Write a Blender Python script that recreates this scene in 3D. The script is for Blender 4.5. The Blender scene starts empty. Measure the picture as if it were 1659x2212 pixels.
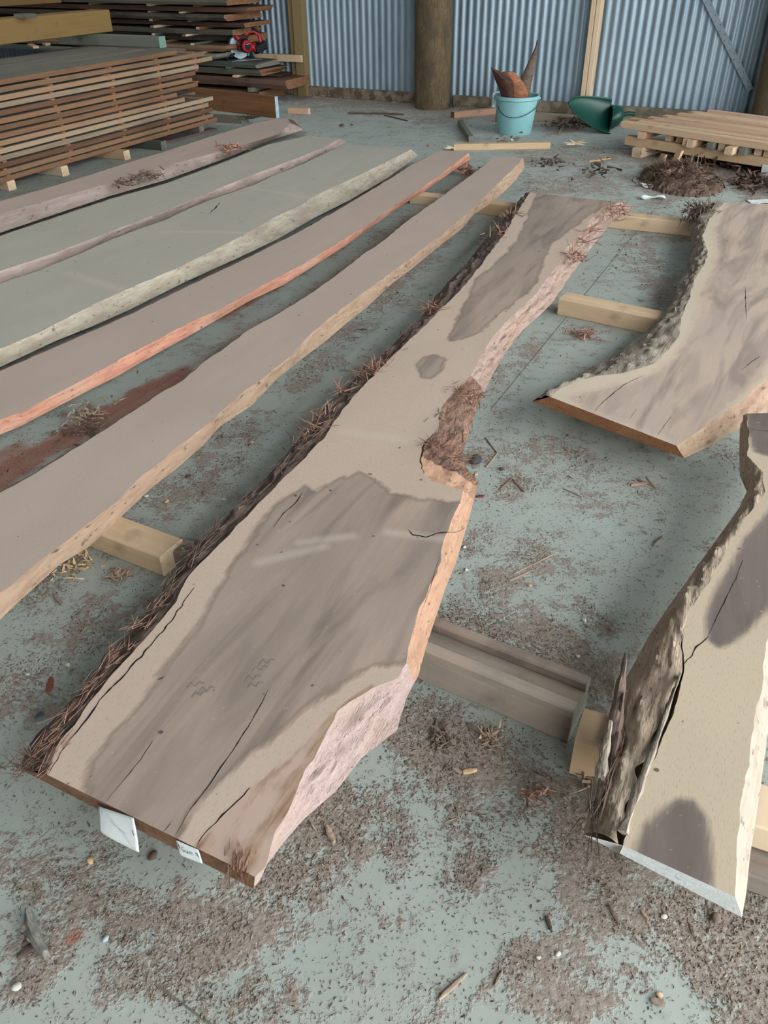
import bpy, bmesh, math, random
import numpy as np
from mathutils import Vector, Matrix
random.seed(7); rng = np.random.default_rng(7)
C = bpy.context.scene.collection
sc = bpy.context.scene

# ------------------------------------------------------------ camera, world, light, exposure
PW, PH, FPX, CAMH = 1659, 2212, 1700.0, 1.42
_d = np.array([868 - PW/2, 3450 - PH/2, FPX]); _d /= np.linalg.norm(_d)      # straight down, in camera axes
_f = np.array([0, 0, 1.0]); _Y = _f - _d*(_f @ _d); _Y /= np.linalg.norm(_Y)
_Z = -_d; _X = np.cross(_Y, _Z); _X = -_X if _X[0] < 0 else _X
cam = bpy.data.cameras.new('camera'); cam.sensor_fit = 'VERTICAL'; cam.sensor_height = 24.0
cam.lens = FPX*24.0/PH; cam.clip_start = 0.05; cam.clip_end = 200
camo = bpy.data.objects.new('camera', cam); C.objects.link(camo)
# rows of the rotation: world axes written in camera axes (image x right, y down, z forward) -> blender camera (x, -y, -z)
R = Matrix(((_X[0], -_X[1], -_X[2]), (_Y[0], -_Y[1], -_Y[2]), (_Z[0], -_Z[1], -_Z[2])))
camo.matrix_world = Matrix.Translation((0, 0, CAMH)) @ R.to_4x4()
sc.camera = camo

w = bpy.data.worlds.new('overcast_sky'); sc.world = w; w.use_nodes = True
bg = w.node_tree.nodes['Background']; bg.inputs[0].default_value = (0.97, 1.0, 1.0, 1); bg.inputs[1].default_value = 1.0

sc.view_settings.view_transform = 'Standard'; sc.view_settings.look = 'None'
sc.view_settings.gamma = 1; sc.view_settings.use_curve_mapping = False
sc.view_settings.exposure = 2.72

def area(name, loc, target, sx, sy, power, col=(1, 1, 1)):
    l = bpy.data.lights.new(name, 'AREA'); l.shape = 'RECTANGLE'; l.size = sx; l.size_y = sy; l.energy = power; l.color = col
    o = bpy.data.objects.new(name, l); C.objects.link(o); o.location = loc
    o.rotation_euler = (Vector(target) - Vector(loc)).to_track_quat('-Z', 'Y').to_euler(); return o

# ------------------------------------------------------------ helpers
def ray(px, py):
    r = np.array([px - PW/2, py - PH/2, FPX]); return np.array([r @ _X, r @ _Y, r @ _Z])
def G(px, py, z=0.0):                      # where the sight line of a photo point meets the height z
    a = ray(px, py); t = (CAMH - z)/-a[2]; return np.array([a[0]*t, a[1]*t])
def project(P):
    P = np.asarray(P, float); c = P[:, :1]*_X + P[:, 1:2]*_Y + (P[:, 2:3] - CAMH)*_Z
    return np.stack([c[:, 0]/c[:, 2]*FPX + PW/2, c[:, 1]/c[:, 2]*FPX + PH/2], 1)
def onplane(px, py, A, B):                 # on the vertical plane through A and B: (distance along, height)
    a = ray(px, py); d = (B - A)/np.linalg.norm(B - A); n = np.array([-d[1], d[0]])
    t = (A @ n)/(a[:2] @ n); p = a*t; return float((p[:2] - A) @ d), float(p[2] + CAMH)

def lin(c):
    return tuple(((v/255)/12.92 if v/255 <= 0.04045 else ((v/255 + 0.055)/1.055)**2.4) for v in c) + (1,)

def hashf(i, j, k):
    h = (i*374761393 + j*668265263 + k*2147483647) & 0xffffffff
    h = ((h ^ (h >> 13))*1274126177) & 0xffffffff; h = (h ^ (h >> 16)) & 0xffffffff
    return h/4294967295.0
def vnoise(p):
    p = np.asarray(p, float); i = np.floor(p).astype(np.int64); f = p - i; f = f*f*(3 - 2*f); o = 0
    for a in (0, 1):
        for b in (0, 1):
            for c in (0, 1):
                wgt = (f[:, 0] if a else 1 - f[:, 0])*(f[:, 1] if b else 1 - f[:, 1])*(f[:, 2] if c else 1 - f[:, 2])
                o = o + wgt*hashf(i[:, 0] + a, i[:, 1] + b, i[:, 2] + c)
    return o*2 - 1
def fbm(p, n=3):
    o = 0; a = 1
    for k in range(n): o = o + a*vnoise(p*(2**k) + 17.3*k); a *= .5
    return o

def link(o, parent=None):
    C.objects.link(o)
    if parent is not None: o.parent = parent
    return o
def tag(o, label=None, cat=None, group=None, kind=None):
    if label: o['label'] = label
    if cat: o['category'] = cat
    if group: o['group'] = group
    if kind: o['kind'] = kind
    return o
def empty(name, loc, rz=0, label=None, cat=None, group=None):
    o = bpy.data.objects.new(name, None); o.empty_display_size = .1; o.location = loc; o.rotation_euler = (0, 0, rz); link(o)
    return tag(o, label, cat, group)
def mesh(name, V, F, mats, parent=None, fm=None, smooth=None, loc=None, rz=None):
    me = bpy.data.meshes.new(name); me.from_pydata([tuple(v) for v in np.asarray(V, float)], [], [tuple(map(int, f)) for f in F])
    for m in (mats if isinstance(mats, (list, tuple)) else [mats]): me.materials.append(m)
    if fm is not None: me.polygons.foreach_set('material_index', np.asarray(fm, np.int32))
    if smooth is not None:
        me.polygons.foreach_set('use_smooth', np.ones(len(F), bool)); me.set_sharp_from_angle(angle=smooth)
    me.update(); o = bpy.data.objects.new(name, me); link(o, parent)
    if loc is not None: o.location = loc
    if rz is not None: o.rotation_euler = (0, 0, rz)
    return o
def attr(o, name, vals):
    a = o.data.attributes.new(name, 'FLOAT', 'POINT'); a.data.foreach_set('value', np.asarray(vals, np.float32))
def bmobj(name, bm, mats, parent=None, smooth=None, loc=None):
    me = bpy.data.meshes.new(name); bm.to_mesh(me); bm.free()
    for m in (mats if isinstance(mats, (list, tuple)) else [mats]): me.materials.append(m)
    if smooth is not None:
        me.polygons.foreach_set('use_smooth', np.ones(len(me.polygons), bool)); me.set_sharp_from_angle(angle=smooth)
    o = bpy.data.objects.new(name, me); link(o, parent)
    if loc is not None: o.location = loc
    return o

# ------------------------------------------------------------ materials
class NT:
    def __init__(s, name):
        s.m = bpy.data.materials.new(name); s.m.use_nodes = True; s.t = s.m.node_tree
        s.b = s.t.nodes['Principled BSDF']; s.co = s.n('ShaderNodeTexCoord').outputs['Object']
    def n(s, typ, ins=None, **kw):
        nd = s.t.nodes.new(typ)
        for k, v in kw.items(): setattr(nd, k, v)
        for k, v in (ins or {}).items(): s.put(nd.inputs[k], v)
        return nd
    def put(s, sock, v):
        if isinstance(v, bpy.types.NodeSocket): s.t.links.new(v, sock)
        else: sock.default_value = v
    def sv(s, v, sc): return s.n('ShaderNodeVectorMath', {0: v, 1: sc}, operation='MULTIPLY').outputs[0]
    def noise(s, scl=(1, 1, 1), scale=1, detail=4, rough=.55, dist=0, co=None):
        return s.n('ShaderNodeTexNoise', {'Vector': s.sv(co or s.co, scl), 'Scale': scale, 'Detail': detail, 'Roughness': rough, 'Distortion': dist}).outputs['Fac']
    def math(s, op, a, b=0.0, c=None, clamp=False):
        i = {0: a, 1: b}
        if c is not None: i[2] = c
        return s.n('ShaderNodeMath', i, operation=op, use_clamp=clamp).outputs[0]
    def mr(s, v, a, b, c=0.0, d=1.0): return s.n('ShaderNodeMapRange', {'Value': v, 'From Min': a, 'From Max': b, 'To Min': c, 'To Max': d}).outputs[0]
    def mix(s, f, a, b, blend='MIX'):
        nd = s.n('ShaderNodeMix', data_type='RGBA', blend_type=blend, clamp_factor=True)
        s.put(nd.inputs[0], f); s.put(nd.inputs[6], a); s.put(nd.inputs[7], b); return nd.outputs[2]
    def at(s, name): return s.n('ShaderNodeAttribute', attribute_name=name).outputs['Fac']
    def rnd(s): return s.n('ShaderNodeObjectInfo').outputs['Random']
    def bump(s, h, strength=.3, dist=.002): s.put(s.b.inputs['Normal'], s.n('ShaderNodeBump', {'Height': h, 'Strength': strength, 'Distance': dist}).outputs[0])
    def fin(s, col, rough=.8, spec=.25, metal=0):
        s.put(s.b.inputs['Base Color'], col); s.put(s.b.inputs['Roughness'], rough)
        s.b.inputs['Specular IOR Level'].default_value = spec; s.b.inputs['Metallic'].default_value = metal
        return s.m

def plain(name, c, rough=.6, spec=.4, metal=0, var=.12, scale=20):
    t = NT(name); n = t.noise(scale=scale)
    col = t.mix(t.mr(n, .3, .7), lin(c), lin([x*(1 - var) for x in c])); return t.fin(col, rough, spec, metal)

def lumber_mat(name, c1, c2, knots=True, dust=0.0, vr=.25):
    """sawn timber, grain along local x"""
    t = NT(name); g = t.noise((2.2, 60, 60), 1, 5, .6); g2 = t.noise((.9, 9, 9), 1.6, 3, .5, .6)
    n3 = t.noise((3, 3, 3), 2, 4)
    off = t.mr(t.rnd(), 0, 1, -vr, vr)
    f = t.math('ADD', t.math('ADD', t.math('MULTIPLY', g, .5), t.math('MULTIPLY', g2, .5)), off)
    col = t.mix(t.mr(f, .35, .68), lin(c1), lin(c2))
    col = t.mix(t.mr(n3, .62, .95), col, lin([x*.62 for x in c2]))
    if dust: col = t.mix(t.mr(t.noise(scale=9, detail=6), .45, .62, 0, dust), col, lin((168, 150, 135)))
    t.bump(g, .35, .003); return t.fin(col, .85, .2)

def slab_top_mat(name, sap, heart, rim, mottle, rimw=.012, hn=.03, streak=.5):
    """planed slab face: heart polygon distance 'sd' separates sapwood and heartwood"""
    t = NT(name); sd = t.at('sd'); br = t.at('brn')
    wob = t.math('ADD', t.math('MULTIPLY', t.mr(t.noise((6, 14, 6), 1.4, 4), 0, 1, -1, 1), hn),
                 t.math('MULTIPLY', t.mr(t.noise((14, 120, 20), 1, 3), 0, 1, -1, 1), .006))
    d = t.math('ADD', sd, wob)
    g = t.noise((7, 260, 60), 1, 4, .6); big = t.noise((1.1, 3.4, 2), 1.2, 4, .5, .8); fl = t.noise((14, 95, 30), 5.5, 3, .6)
    big2 = t.noise((.8, 5.5, 2), 1.7, 3, .5, 1.5)
    hs = t.mix(t.mr(big, .33, .66), lin(heart), lin(mottle)); hs = t.mix(t.mr(big2, .46, .68, 0, .75), hs, lin([x*.78 for x in heart]))
    hs = t.mix(t.mr(g, .4, .7, 0, .16), hs, lin([x*.82 for x in heart]))
    ss = t.mix(t.mr(big, .35, .65, 0, .5), lin(sap), lin([x*.93 for x in sap])); ss = t.mix(t.mr(fl, .56, .66, 0, streak), ss, lin([x*.76 for x in sap]))
    col = t.mix(t.mr(d, -.003, .003), hs, ss)
    col = t.mix(t.math('MULTIPLY', t.at('mk'), .35), col, lin((206, 194, 178)))
    col = t.mix(t.mr(t.math('ABSOLUTE', d), rimw*.25, rimw, .55, 0), col, lin(rim))
    fb = t.noise((8, 60, 40), 1.5, 5, .65)
    bc = t.mix(t.mr(fb, .4, .62), lin((172, 144, 122)), lin((136, 108, 90))); bc = t.mix(t.mr(t.noise((5, 12, 10), 1.5, 4), .45, .6), bc, lin((188, 164, 150)))
    col = t.mix(t.mr(t.math('ADD', br, t.math('MULTIPLY', wob, .5)), -.004, .004), bc, col)
    saw = t.n('ShaderNodeTexWave', {'Vector': t.co, 'Scale': 60.0, 'Distortion': 1.5, 'Detail': 1.0}, bands_direction='X').outputs['Fac']
    dustn = t.noise(scale=55, detail=2); col = t.mix(t.mr(dustn, .70, .78, 0, .5), col, lin((186, 172, 158)))
    col = t.mix(t.mr(t.noise(scale=38, detail=1), .76, .80, 0, .8), col, lin((70, 58, 50)))
    h = t.math('ADD', t.math('MULTIPLY', g, .5), t.math('MULTIPLY', saw, .12)); t.bump(h, .25, .0015)
    return t.fin(col, .82, .22)

def edge_mat(name, a, b, c, long_=3.0, cross=45, bumpd=.006, thr=(.42, .60)):
    """fibrous live edge / bark, fibres along local x"""
    t = NT(name); g = t.math('ADD', t.math('MULTIPLY', t.noise((long_*3, cross*3.2, cross*3.2), 1, 5, .65, .3), .65), t.math('MULTIPLY', t.noise((long_, cross*.7, cross*.7), 1, 3, .6, .4), .35)); g2 = t.noise((long_*5, cross*2, cross*2), 1.5, 5, .6); p = t.noise((1.6, 3, 3), 2.2, 4)
    col = t.mix(t.mr(g, thr[0], thr[1]), lin(a), lin(b)); col = t.mix(t.mr(p, .50, .66, 0, .8), col, lin(c))
    col = t.mix(t.mr(g2, .60, .70, 0, .8), col, lin([x*.5 for x in b]))
    t.bump(t.math('ADD', g, g2), .8, bumpd); return t.fin(col, .9, .15)

def sdist(P, poly):
    """signed distance of points to a closed polygon, negative inside"""
    poly = np.asarray(poly, float); d = np.full(len(P), 1e9); ins = np.zeros(len(P), bool)
    for a, b in zip(poly, np.roll(poly, -1, 0)):
        e = b - a; wv = P - a; t = np.clip((wv @ e)/max(e @ e, 1e-12), 0, 1)
        d = np.minimum(d, np.linalg.norm(wv - t[:, None]*e, axis=1))
        c = ((a[1] > P[:, 1]) != (b[1] > P[:, 1]))
        with np.errstate(divide='ignore', invalid='ignore'):
            x = (b[0] - a[0])*(P[:, 1] - a[1])/(b[1] - a[1] + 1e-15) + a[0]
        ins ^= c & (P[:, 0] < x)
    return np.where(ins, -d, d)

# ------------------------------------------------------------ big timber: slabs
def slab(name, label, TL, TR, BL, BR, zt, zb, ax, nu, nv, mt, me_, ml, mr_, hearts=(), brown=(), nr=9, cracks=(), lamp=.006, ramp=.006,
         lbulge=0., rbulge=0., gap=0., group=None, marks=(), rsplit=None, lpow=1., crm=None):
    ax = math.radians(ax); ca, sa = math.cos(ax), math.sin(ax); Rm = np.array([[ca, sa], [-sa, ca]])
    O = (G(*TL[0], zb) + G(*TR[0], zb))/2
    loc = lambda pts, z: np.array([Rm @ (G(*p, z) - O) for p in pts])
    u = np.linspace(0, 1, nu)
    def rs(pts, z):
        L = loc(pts, z); L[:, 0] = np.maximum.accumulate(L[:, 0]); s = (L[:, 0] - L[0, 0])/(L[-1, 0] - L[0, 0]); s = np.maximum.accumulate(s + np.arange(len(s))*1e-6)
        s = (s - s[0])/(s[-1] - s[0]); return np.stack([np.interp(u, s, L[:, 0]), np.interp(u, s, L[:, 1])], 1)
    tl, tr, bl, br = rs(TL, zt), rs(TR, zt), rs(BL, zb), rs(BR, zb); H = zt - zb
    # small natural waver of the outline
    for e, sgn, k in ((tl, 1, 1.), (tr, -1, 2.)):
        wv = fbm(np.stack([e[:, 0]*22, np.full(nu, k*9.1), e[:, 0]*0], 1), 3)*.0035; e[:, 1] += wv
    t = np.linspace(0, 1, nv)[None, :, None]
    top = tl[:, None]*(1 - t) + tr[:, None]*t
    V = np.concatenate([top.reshape(-1, 2), bl, br]); Z = np.concatenate([np.full(nu*nv, H), np.zeros(2*nu)])
    F = []; fm = []
    I = (np.arange(nu - 1)[:, None]*nv + np.arange(nv - 1)[None, :]).ravel()
    Fq = np.stack([I, I + nv, I + nv + 1, I + 1], 1)[:, ::-1]; F += Fq.tolist(); fm += [0]*len(Fq)
    b0, b1 = nu*nv, nu*nv + nu
    for i in range(nu - 1): F.append([b0 + i, b0 + i + 1, b1 + i + 1, b1 + i][::1]); fm.append(0)
    F.append([j for j in range(nv)] + [b1, b0]); fm.append(1)
    F.append([(nu - 1)*nv + j for j in range(nv)][::-1] + [b0 + nu - 1, b1 + nu - 1]); fm.append(1)
    if gap:                                  # an opened split: inner wall drops straight down under the left arris
        w0 = len(V); V = np.concatenate([V, tl + [0, 0.004]]); Z = np.concatenate([Z, np.zeros(nu)])
        for i in range(nu - 1): F.append([i*nv, w0 + i, w0 + i + 1, (i + 1)*nv]); fm.append(2)
    o = mesh(name, np.column_stack([V, Z]), F, [mt, me_, ml], fm=fm, loc=(O[0], O[1], zb), rz=ax, smooth=math.radians(40))
    tag(o, label, 'slab', group)
    sd = np.full(len(V), .5)
    for h in hearts: sd = np.minimum(sd, sdist(V, loc(h, zt)))
    attr(o, 'sd', sd); bn = np.full(len(V), .5)
    for h in brown: bn = np.minimum(bn, sdist(V, loc(h, zt)))
    attr(o, 'brn', bn); mk = np.zeros(len(V))
    for pts_, w_ in marks:
        L_ = loc(pts_, zt)
        for a, b in zip(L_[:-1], L_[1:]):
            e = b - a; q = V - a; tt = np.clip((q @ e)/(e @ e), 0, 1); mk = np.maximum(mk, np.clip(1.2 - np.linalg.norm(q - tt[:, None]*e, axis=1)/w_, 0, 1))
    attr(o, 'mk', mk)
    def side(a, b, sgn, mat, amp, bulge, nm, g):
        n_ = nr; r = np.linspace(0, 1, n_)[None, :, None]; a = a.copy()
        gp_ = g*np.clip((.34 - u)/.18, 0, 1)[:, None]*(1 + .5*vnoise(np.column_stack([u*60, u*0, u*0]))[:, None])
        if g: a = a + np.array([0, sgn])*np.minimum(gp_, .45*np.abs(b - a)[:, 1:2])
        P = a[:, None]*(1 - r) + b[:, None]*r; Zs = H*(1 - r[..., 0]**(lpow if sgn > 0 else 1.))*np.ones((nu, 1))
        if g: Zs = Zs*(1 - .07*np.clip(gp_/g, 0, 1))
        q = np.stack([P[..., 0].ravel()*14, P[..., 1].ravel()*60, Zs.ravel()*60 + sgn*5], 1)
        env = (np.sin(np.pi*r[..., 0])**.5)*np.ones((nu, 1)); env[0] *= .2; env[-1] *= .2
        dn = fbm(q, 4).reshape(nu, n_)*amp*env + bulge*np.sin(np.pi*r[..., 0])
        P = P.copy(); P[..., 1] += sgn*dn*.8; Zs = Zs + dn*.7*(np.abs(b - a)[:, 1:2] > H*.5)
        Zs[:, -1] = 0
        I = (np.arange(nu - 1)[:, None]*n_ + np.arange(n_ - 1)[None, :]).ravel()
        Fs = np.stack([I, I + 1, I + n_ + 1, I + n_], 1); Fs = Fs if sgn > 0 else Fs[:, ::-1]
        if sgn < 0 and rsplit:
            st_ = [loc([p_], zb)[0][0] for p_, _ in rsplit]; row = I//n_; wob_ = (P[row, I % n_, 1] - P[row, 0, 1])*.8
            k_ = np.clip(np.searchsorted(st_, P[row, I % n_, 0] + wob_*0, side='right') - 1, 0, len(st_) - 1)
            return mesh(nm, np.column_stack([P.reshape(-1, 2), Zs.ravel()]), Fs, [m for _, m in rsplit], parent=o, fm=k_, smooth=math.radians(50))
        return mesh(nm, np.column_stack([P.reshape(-1, 2), Zs.ravel()]), Fs, mat, parent=o, smooth=math.radians(50))
    side(tl, bl, 1, ml, lamp, lbulge, 'live_edge', gap); side(tr, br, -1, mr_, ramp, rbulge, 'live_edge', 0)
    # drying cracks: flat jagged ribbons, dark colour painted as shade of the gaps
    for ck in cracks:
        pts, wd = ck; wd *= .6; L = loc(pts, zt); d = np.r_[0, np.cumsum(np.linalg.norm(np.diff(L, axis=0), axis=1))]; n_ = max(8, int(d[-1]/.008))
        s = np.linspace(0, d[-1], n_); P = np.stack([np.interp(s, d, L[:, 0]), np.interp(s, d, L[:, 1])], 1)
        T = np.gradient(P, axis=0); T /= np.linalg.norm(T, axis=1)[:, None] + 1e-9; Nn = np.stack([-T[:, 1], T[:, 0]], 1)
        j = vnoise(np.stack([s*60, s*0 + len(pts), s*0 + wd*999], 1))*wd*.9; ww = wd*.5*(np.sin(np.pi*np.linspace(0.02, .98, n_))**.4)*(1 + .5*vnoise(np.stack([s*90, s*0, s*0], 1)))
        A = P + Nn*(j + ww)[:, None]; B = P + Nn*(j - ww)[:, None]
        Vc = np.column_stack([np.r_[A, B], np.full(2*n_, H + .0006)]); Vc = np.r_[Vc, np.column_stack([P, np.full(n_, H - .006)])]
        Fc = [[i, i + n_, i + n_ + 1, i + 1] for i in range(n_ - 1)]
        mesh('crack_shade_ribbon', Vc[:2*n_], Fc, crm or M['crack'], parent=o)
    o['_H'] = H
    return o, loc

M = {}
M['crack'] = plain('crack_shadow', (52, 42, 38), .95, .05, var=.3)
M['endgrain'] = edge_mat('end_grain', (128, 96, 74), (100, 74, 58), (140, 108, 84), 30, 30, .003)
M['endgrain_orange'] = edge_mat('end_grain_orange', (176, 126, 92), (150, 104, 76), (188, 144, 110), 30, 30, .003)
M['bark'] = edge_mat('dark_stringy_bark', (150, 132, 122), (98, 82, 74), (124, 106, 98), 2.5, 70, .012, (.35, .62))
M['pink_edge'] = edge_mat('pinkish_sapwood_edge', (172, 150, 139), (152, 128, 117), (166, 138, 118), 12, 60, .006)
M['tan_edge'] = edge_mat('tan_edge', (172, 148, 126), (150, 124, 104), (162, 134, 116), 3, 20, .004)
M['salmon_edge'] = edge_mat('salmon_edge', (196, 146, 124), (174, 120, 100), (196, 158, 138), 3, 26, .004)
M['grey_edge'] = edge_mat('pale_grey_edge', (180, 172, 156), (160, 150, 134), (146, 134, 122), 4, 18, .004)
M['rough_grey_edge'] = edge_mat('grooved_grey_edge', (176, 166, 152), (128, 116, 104), (196, 184, 168), 4, 55, .010, (.38, .62))
M['wane'] = edge_mat('worn_pinkish_wane', (172, 156, 150), (156, 140, 132), (144, 126, 118), 2, 14, .004)
M['white_pink_fibre'] = edge_mat('torn_pinkish_white_fibre', (190, 170, 165), (170, 147, 140), (184, 160, 146), 16, 110, .005, (.40, .60))
M['sawn_tan'] = edge_mat('freshly_sawn_tan_side', (184, 150, 126), (166, 130, 106), (174, 138, 114), 5, 30, .002)
M['notch_bark'] = edge_mat('torn_bark_in_notch', (162, 128, 108), (106, 84, 76), (186, 150, 128), 8, 30, .016, (.40, .58))
M['cream_edge'] = edge_mat('cream_sapwood_edge', (180, 168, 154), (164, 152, 138), (172, 158, 144), 4, 16, .003)
M['wane_brown'] = edge_mat('streaky_brown_wane', (196, 176, 156), (162, 142, 124), (206, 186, 166), 4, 40, .006, (.36, .62))
M['fibre'] = plain('red_bark_fibre', (166, 128, 110), .9, .1, var=.35, scale=60)
M['fibre_dark'] = plain('brown_bark_fibre', (118, 100, 90), .9, .1, var=.35, scale=60)
M['paint_end'] = edge_mat('white_sealed_end', (240, 244, 244), (222, 228, 230), (224, 220, 208), 60, 60, .003)

grey_top = slab_top_mat('grey_green_planed_face', (182, 178, 166), (174, 173, 160), (168, 162, 150), (180, 172, 160), streak=.2)
pink_top = slab_top_mat('pinkish_grey_planed_face', (188, 170, 158), (178, 161, 151), (170, 153, 143), (186, 166, 152), streak=.25)
main_top = slab_top_mat('two_tone_planed_face', (196, 176, 160), (150, 136, 127), (128, 112, 100), (176, 156, 142))
curl_top = slab_top_mat('curly_planed_face', (206, 190, 170), (178, 161, 150), (188, 168, 152), (192, 172, 156), rimw=.03, hn=.04)
pale_top = slab_top_mat('pale_face_dark_heart', (194, 178, 156), (112, 102, 98), (134, 120, 110), (126, 112, 106), rimw=.012, hn=.012)

# ------------------------------------------------------------ the setting: floor, back wall, posts
def px_blobs(pp, blobs):
    """0..1 mask from strokes: (points, radius, strength) in photo units, projected once onto the floor"""
    m = np.zeros(len(pp))
    for pts, rad, st in blobs:
        pts = np.asarray(pts, float); d = np.full(len(pp), 1e9)
        if len(pts) == 1: d = np.linalg.norm(pp - pts[0], axis=1)
        for a, b in zip(pts[:-1], pts[1:]):
            e = b - a; wv = pp - a; t = np.clip((wv @ e)/(e @ e), 0, 1); d = np.minimum(d, np.linalg.norm(wv - t[:, None]*e, axis=1))
        k = np.clip(1.35 - d/rad, 0, 1); m = np.maximum(m, st*k) if st > 0 else m*(1 + st*k)
    return m
DIRT = [([(60, 1900), (330, 1960), (560, 2000)], 90, .8), ([(90, 2030), (60, 2120)], 70, .85), ([(250, 2120), (430, 2080)], 70, .7), ([(480, 2010), (700, 1860)], 60, .8),
        ([(640, 1880), (720, 1800), (740, 1760)], 90, .95), ([(900, 1600), (960, 1650), (1080, 1640)], 80, .95), ([(940, 1560), (1060, 1600)], 50, .9), ([(1150, 1700)], 90, .7),
        ([(1250, 1800), (1330, 1960), (1500, 2030)], 100, .95), ([(1600, 2080), (1659, 2150)], 130, .95), ([(1400, 2100), (1250, 2160)], 70, .7),
        ([(1000, 1750), (1040, 1850), (1000, 1900)], 50, .75), ([(1110, 2090), (1240, 2060)], 60, .75), ([(1000, 2150), (900, 2190)], 50, .5),
        ([(560, 2150), (700, 2180)], 55, .6), ([(850, 1700), (870, 1900)], 40, .5),
        ([(1060, 1370), (1180, 1400), (1290, 1480)], 75, .9), ([(980, 1350), (1010, 1420)], 45, .7), ([(1060, 1250), (1130, 1220), (1180, 1200)], 40, .75),
        ([(1100, 1040), (1160, 1060)], 40, .5), ([(1200, 1000), (1300, 1060)], 50, .35), ([(1360, 1045), (1420, 1050)], 26, .6), ([(1230, 1290), (1300, 1340)], 40, .5),
        ([(1020, 1180), (1060, 1150)], 30, .5), ([(1030, 985), (1150, 960)], 22, .6), ([(1090, 800), (1150, 760)], 40, .4), ([(1240, 725), (1290, 730)], 20, .6),
        ([(1370, 540), (1420, 600), (1440, 640)], 40, .55), ([(1350, 500), (1470, 520)], 18, .5),
        ([(60, 1500), (200, 1420), (330, 1330)], 90, .45), ([(40, 1300), (100, 1250)], 60, .5), ([(230, 1160), (330, 1000), (420, 930)], 60, .45), ([(350, 1080), (480, 1000)], 50, .55),
        ([(510, 980), (560, 900)], 35, .5), ([(640, 830), (760, 720), (850, 610)], 30, .6), ([(860, 600), (960, 520)], 26, .55), ([(950, 540), (1010, 480)], 14, .5),
        ([(190, 900), (200, 930)], 22, .8), ([(800, 520), (880, 470)], 12, .5), ([(100, 1990), (150, 1880)], 50, .6), ([(220, 1850), (330, 1860)], 30, .5),
        ([(1130, 345), (1350, 335), (1500, 350)], 22, .6), ([(1150, 400), (1350, 400)], 34, .55), ([(1400, 360), (1659, 360)], 22, .95), ([(1560, 380), (1659, 420)], 26, .9), ([(1450, 400)], 70, .7),
        ([(640, 205), (800, 225), (1000, 240), (1240, 262)], 14, .85), ([(600, 215), (900, 250)], 12, .5), ([(1000, 235), (1060, 240)], 16, .9), ([(900, 262), (1010, 255)], 9, .8),
        ([(1000, 355), (1010, 385)], 14, .8), ([(1180, 285), (1250, 275)], 12, .7), ([(1170, 255), (1250, 262)], 12, .8),
        ([(1140, 2120), (1150, 2160)], 40, .6), ([(760, 2020)], 25, .3),
        ([(880, 2020), (860, 2130)], 60, -.9), ([(1000, 2060), (930, 1960)], 50, -.9), ([(740, 2080), (620, 2080)], 40, -.8), ([(830, 1950)], 60, -.7),
        ([(1060, 1780), (1110, 1860)], 40, -.8), ([(1180, 1090)], 60, -.8), ([(1230, 1200)], 40, -.6), ([(960, 1750)], 40, -.6), ([(1200, 1640), (1240, 1560)], 30, -.8), ([(1000, 1490), (1180, 1570)], 26, -.9),
        ([(300, 1870), (420, 1900)], 50, -.8), ([(1030, 1500)], 20, -.5)]
RED = [([(0, 1040), (70, 985), (180, 930), (290, 870), (400, 808)], 26, .9), ([(0, 990), (60, 960)], 30, .6), ([(1000, 350), (1020, 380)], 12, .8), ([(150, 2030)], 26, .9),
       ([(820, 1000), (700, 620)], 1, .0), ([(470, 690), (560, 640), (760, 520)], 12, .6), ([(1300, 1380)], 1, 0)]

def floor_mat():
    t = NT('dusty_concrete'); dm = t.at('dirt'); rd = t.at('red')
    n1 = t.noise(scale=5.5, detail=8, rough=.62); n2 = t.noise(scale=22, detail=5, rough=.6); n3 = t.noise((1, 1, 1), 90, 3, .6); big = t.noise(scale=.9, detail=3)
    base = t.mix(t.mr(big, .3, .7), lin((164, 171, 164)), lin((172, 180, 174)))
    base = t.mix(t.mr(n1, .45, .75, 0, .6), base, lin((148, 152, 145)))
    base = t.mix(t.mr(t.noise(scale=2.6, detail=5, dist=1.2), .56, .72, 0, .7), base, lin((176, 188, 188)))
    base = t.mix(t.mr(n2, .56, .74, 0, .55), base, lin((132, 130, 122)))
    e = t.math('ADD', t.math('ADD', dm, t.math('MULTIPLY', t.math('SUBTRACT', n1, .5), 2.3)), t.math('ADD', t.math('MULTIPLY', t.math('SUBTRACT', n2, .5), 1.5), t.math('MULTIPLY', t.math('SUBTRACT', n3, .5), 1.5)))
    f = t.mr(e, .42, .80)
    dirt = t.mix(t.mr(n3, .40, .60), lin((166, 153, 143)), lin((136, 123, 114)))
    dirt = t.mix(t.mr(n2, .45, .70, 0, .6), dirt, lin((150, 136, 126)))
    col = t.mix(t.math('MULTIPLY', f, .88), base, dirt)
    e2 = t.math('ADD', rd, t.math('MULTIPLY', t.math('SUBTRACT', n1, .5), 1.4)); col = t.mix(t.mr(e2, .3, .65, 0, .85), col, lin((150, 104, 88)))
    # sparse dark grit everywhere
    col = t.mix(t.mr(t.noise(scale=70, detail=2, rough=.4), .70, .76, 0, .8), col, lin((92, 82, 76)))
    col = t.mix(t.mr(t.noise(scale=46, detail=1), .80, .83, 0, .9), col, lin((198, 192, 180)))
    h = t.math('ADD', t.math('MULTIPLY', n3, f), t.math('MULTIPLY', n2, .3)); t.bump(h, .5, .006)
    return t.fin(col, .8, .3)

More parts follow.
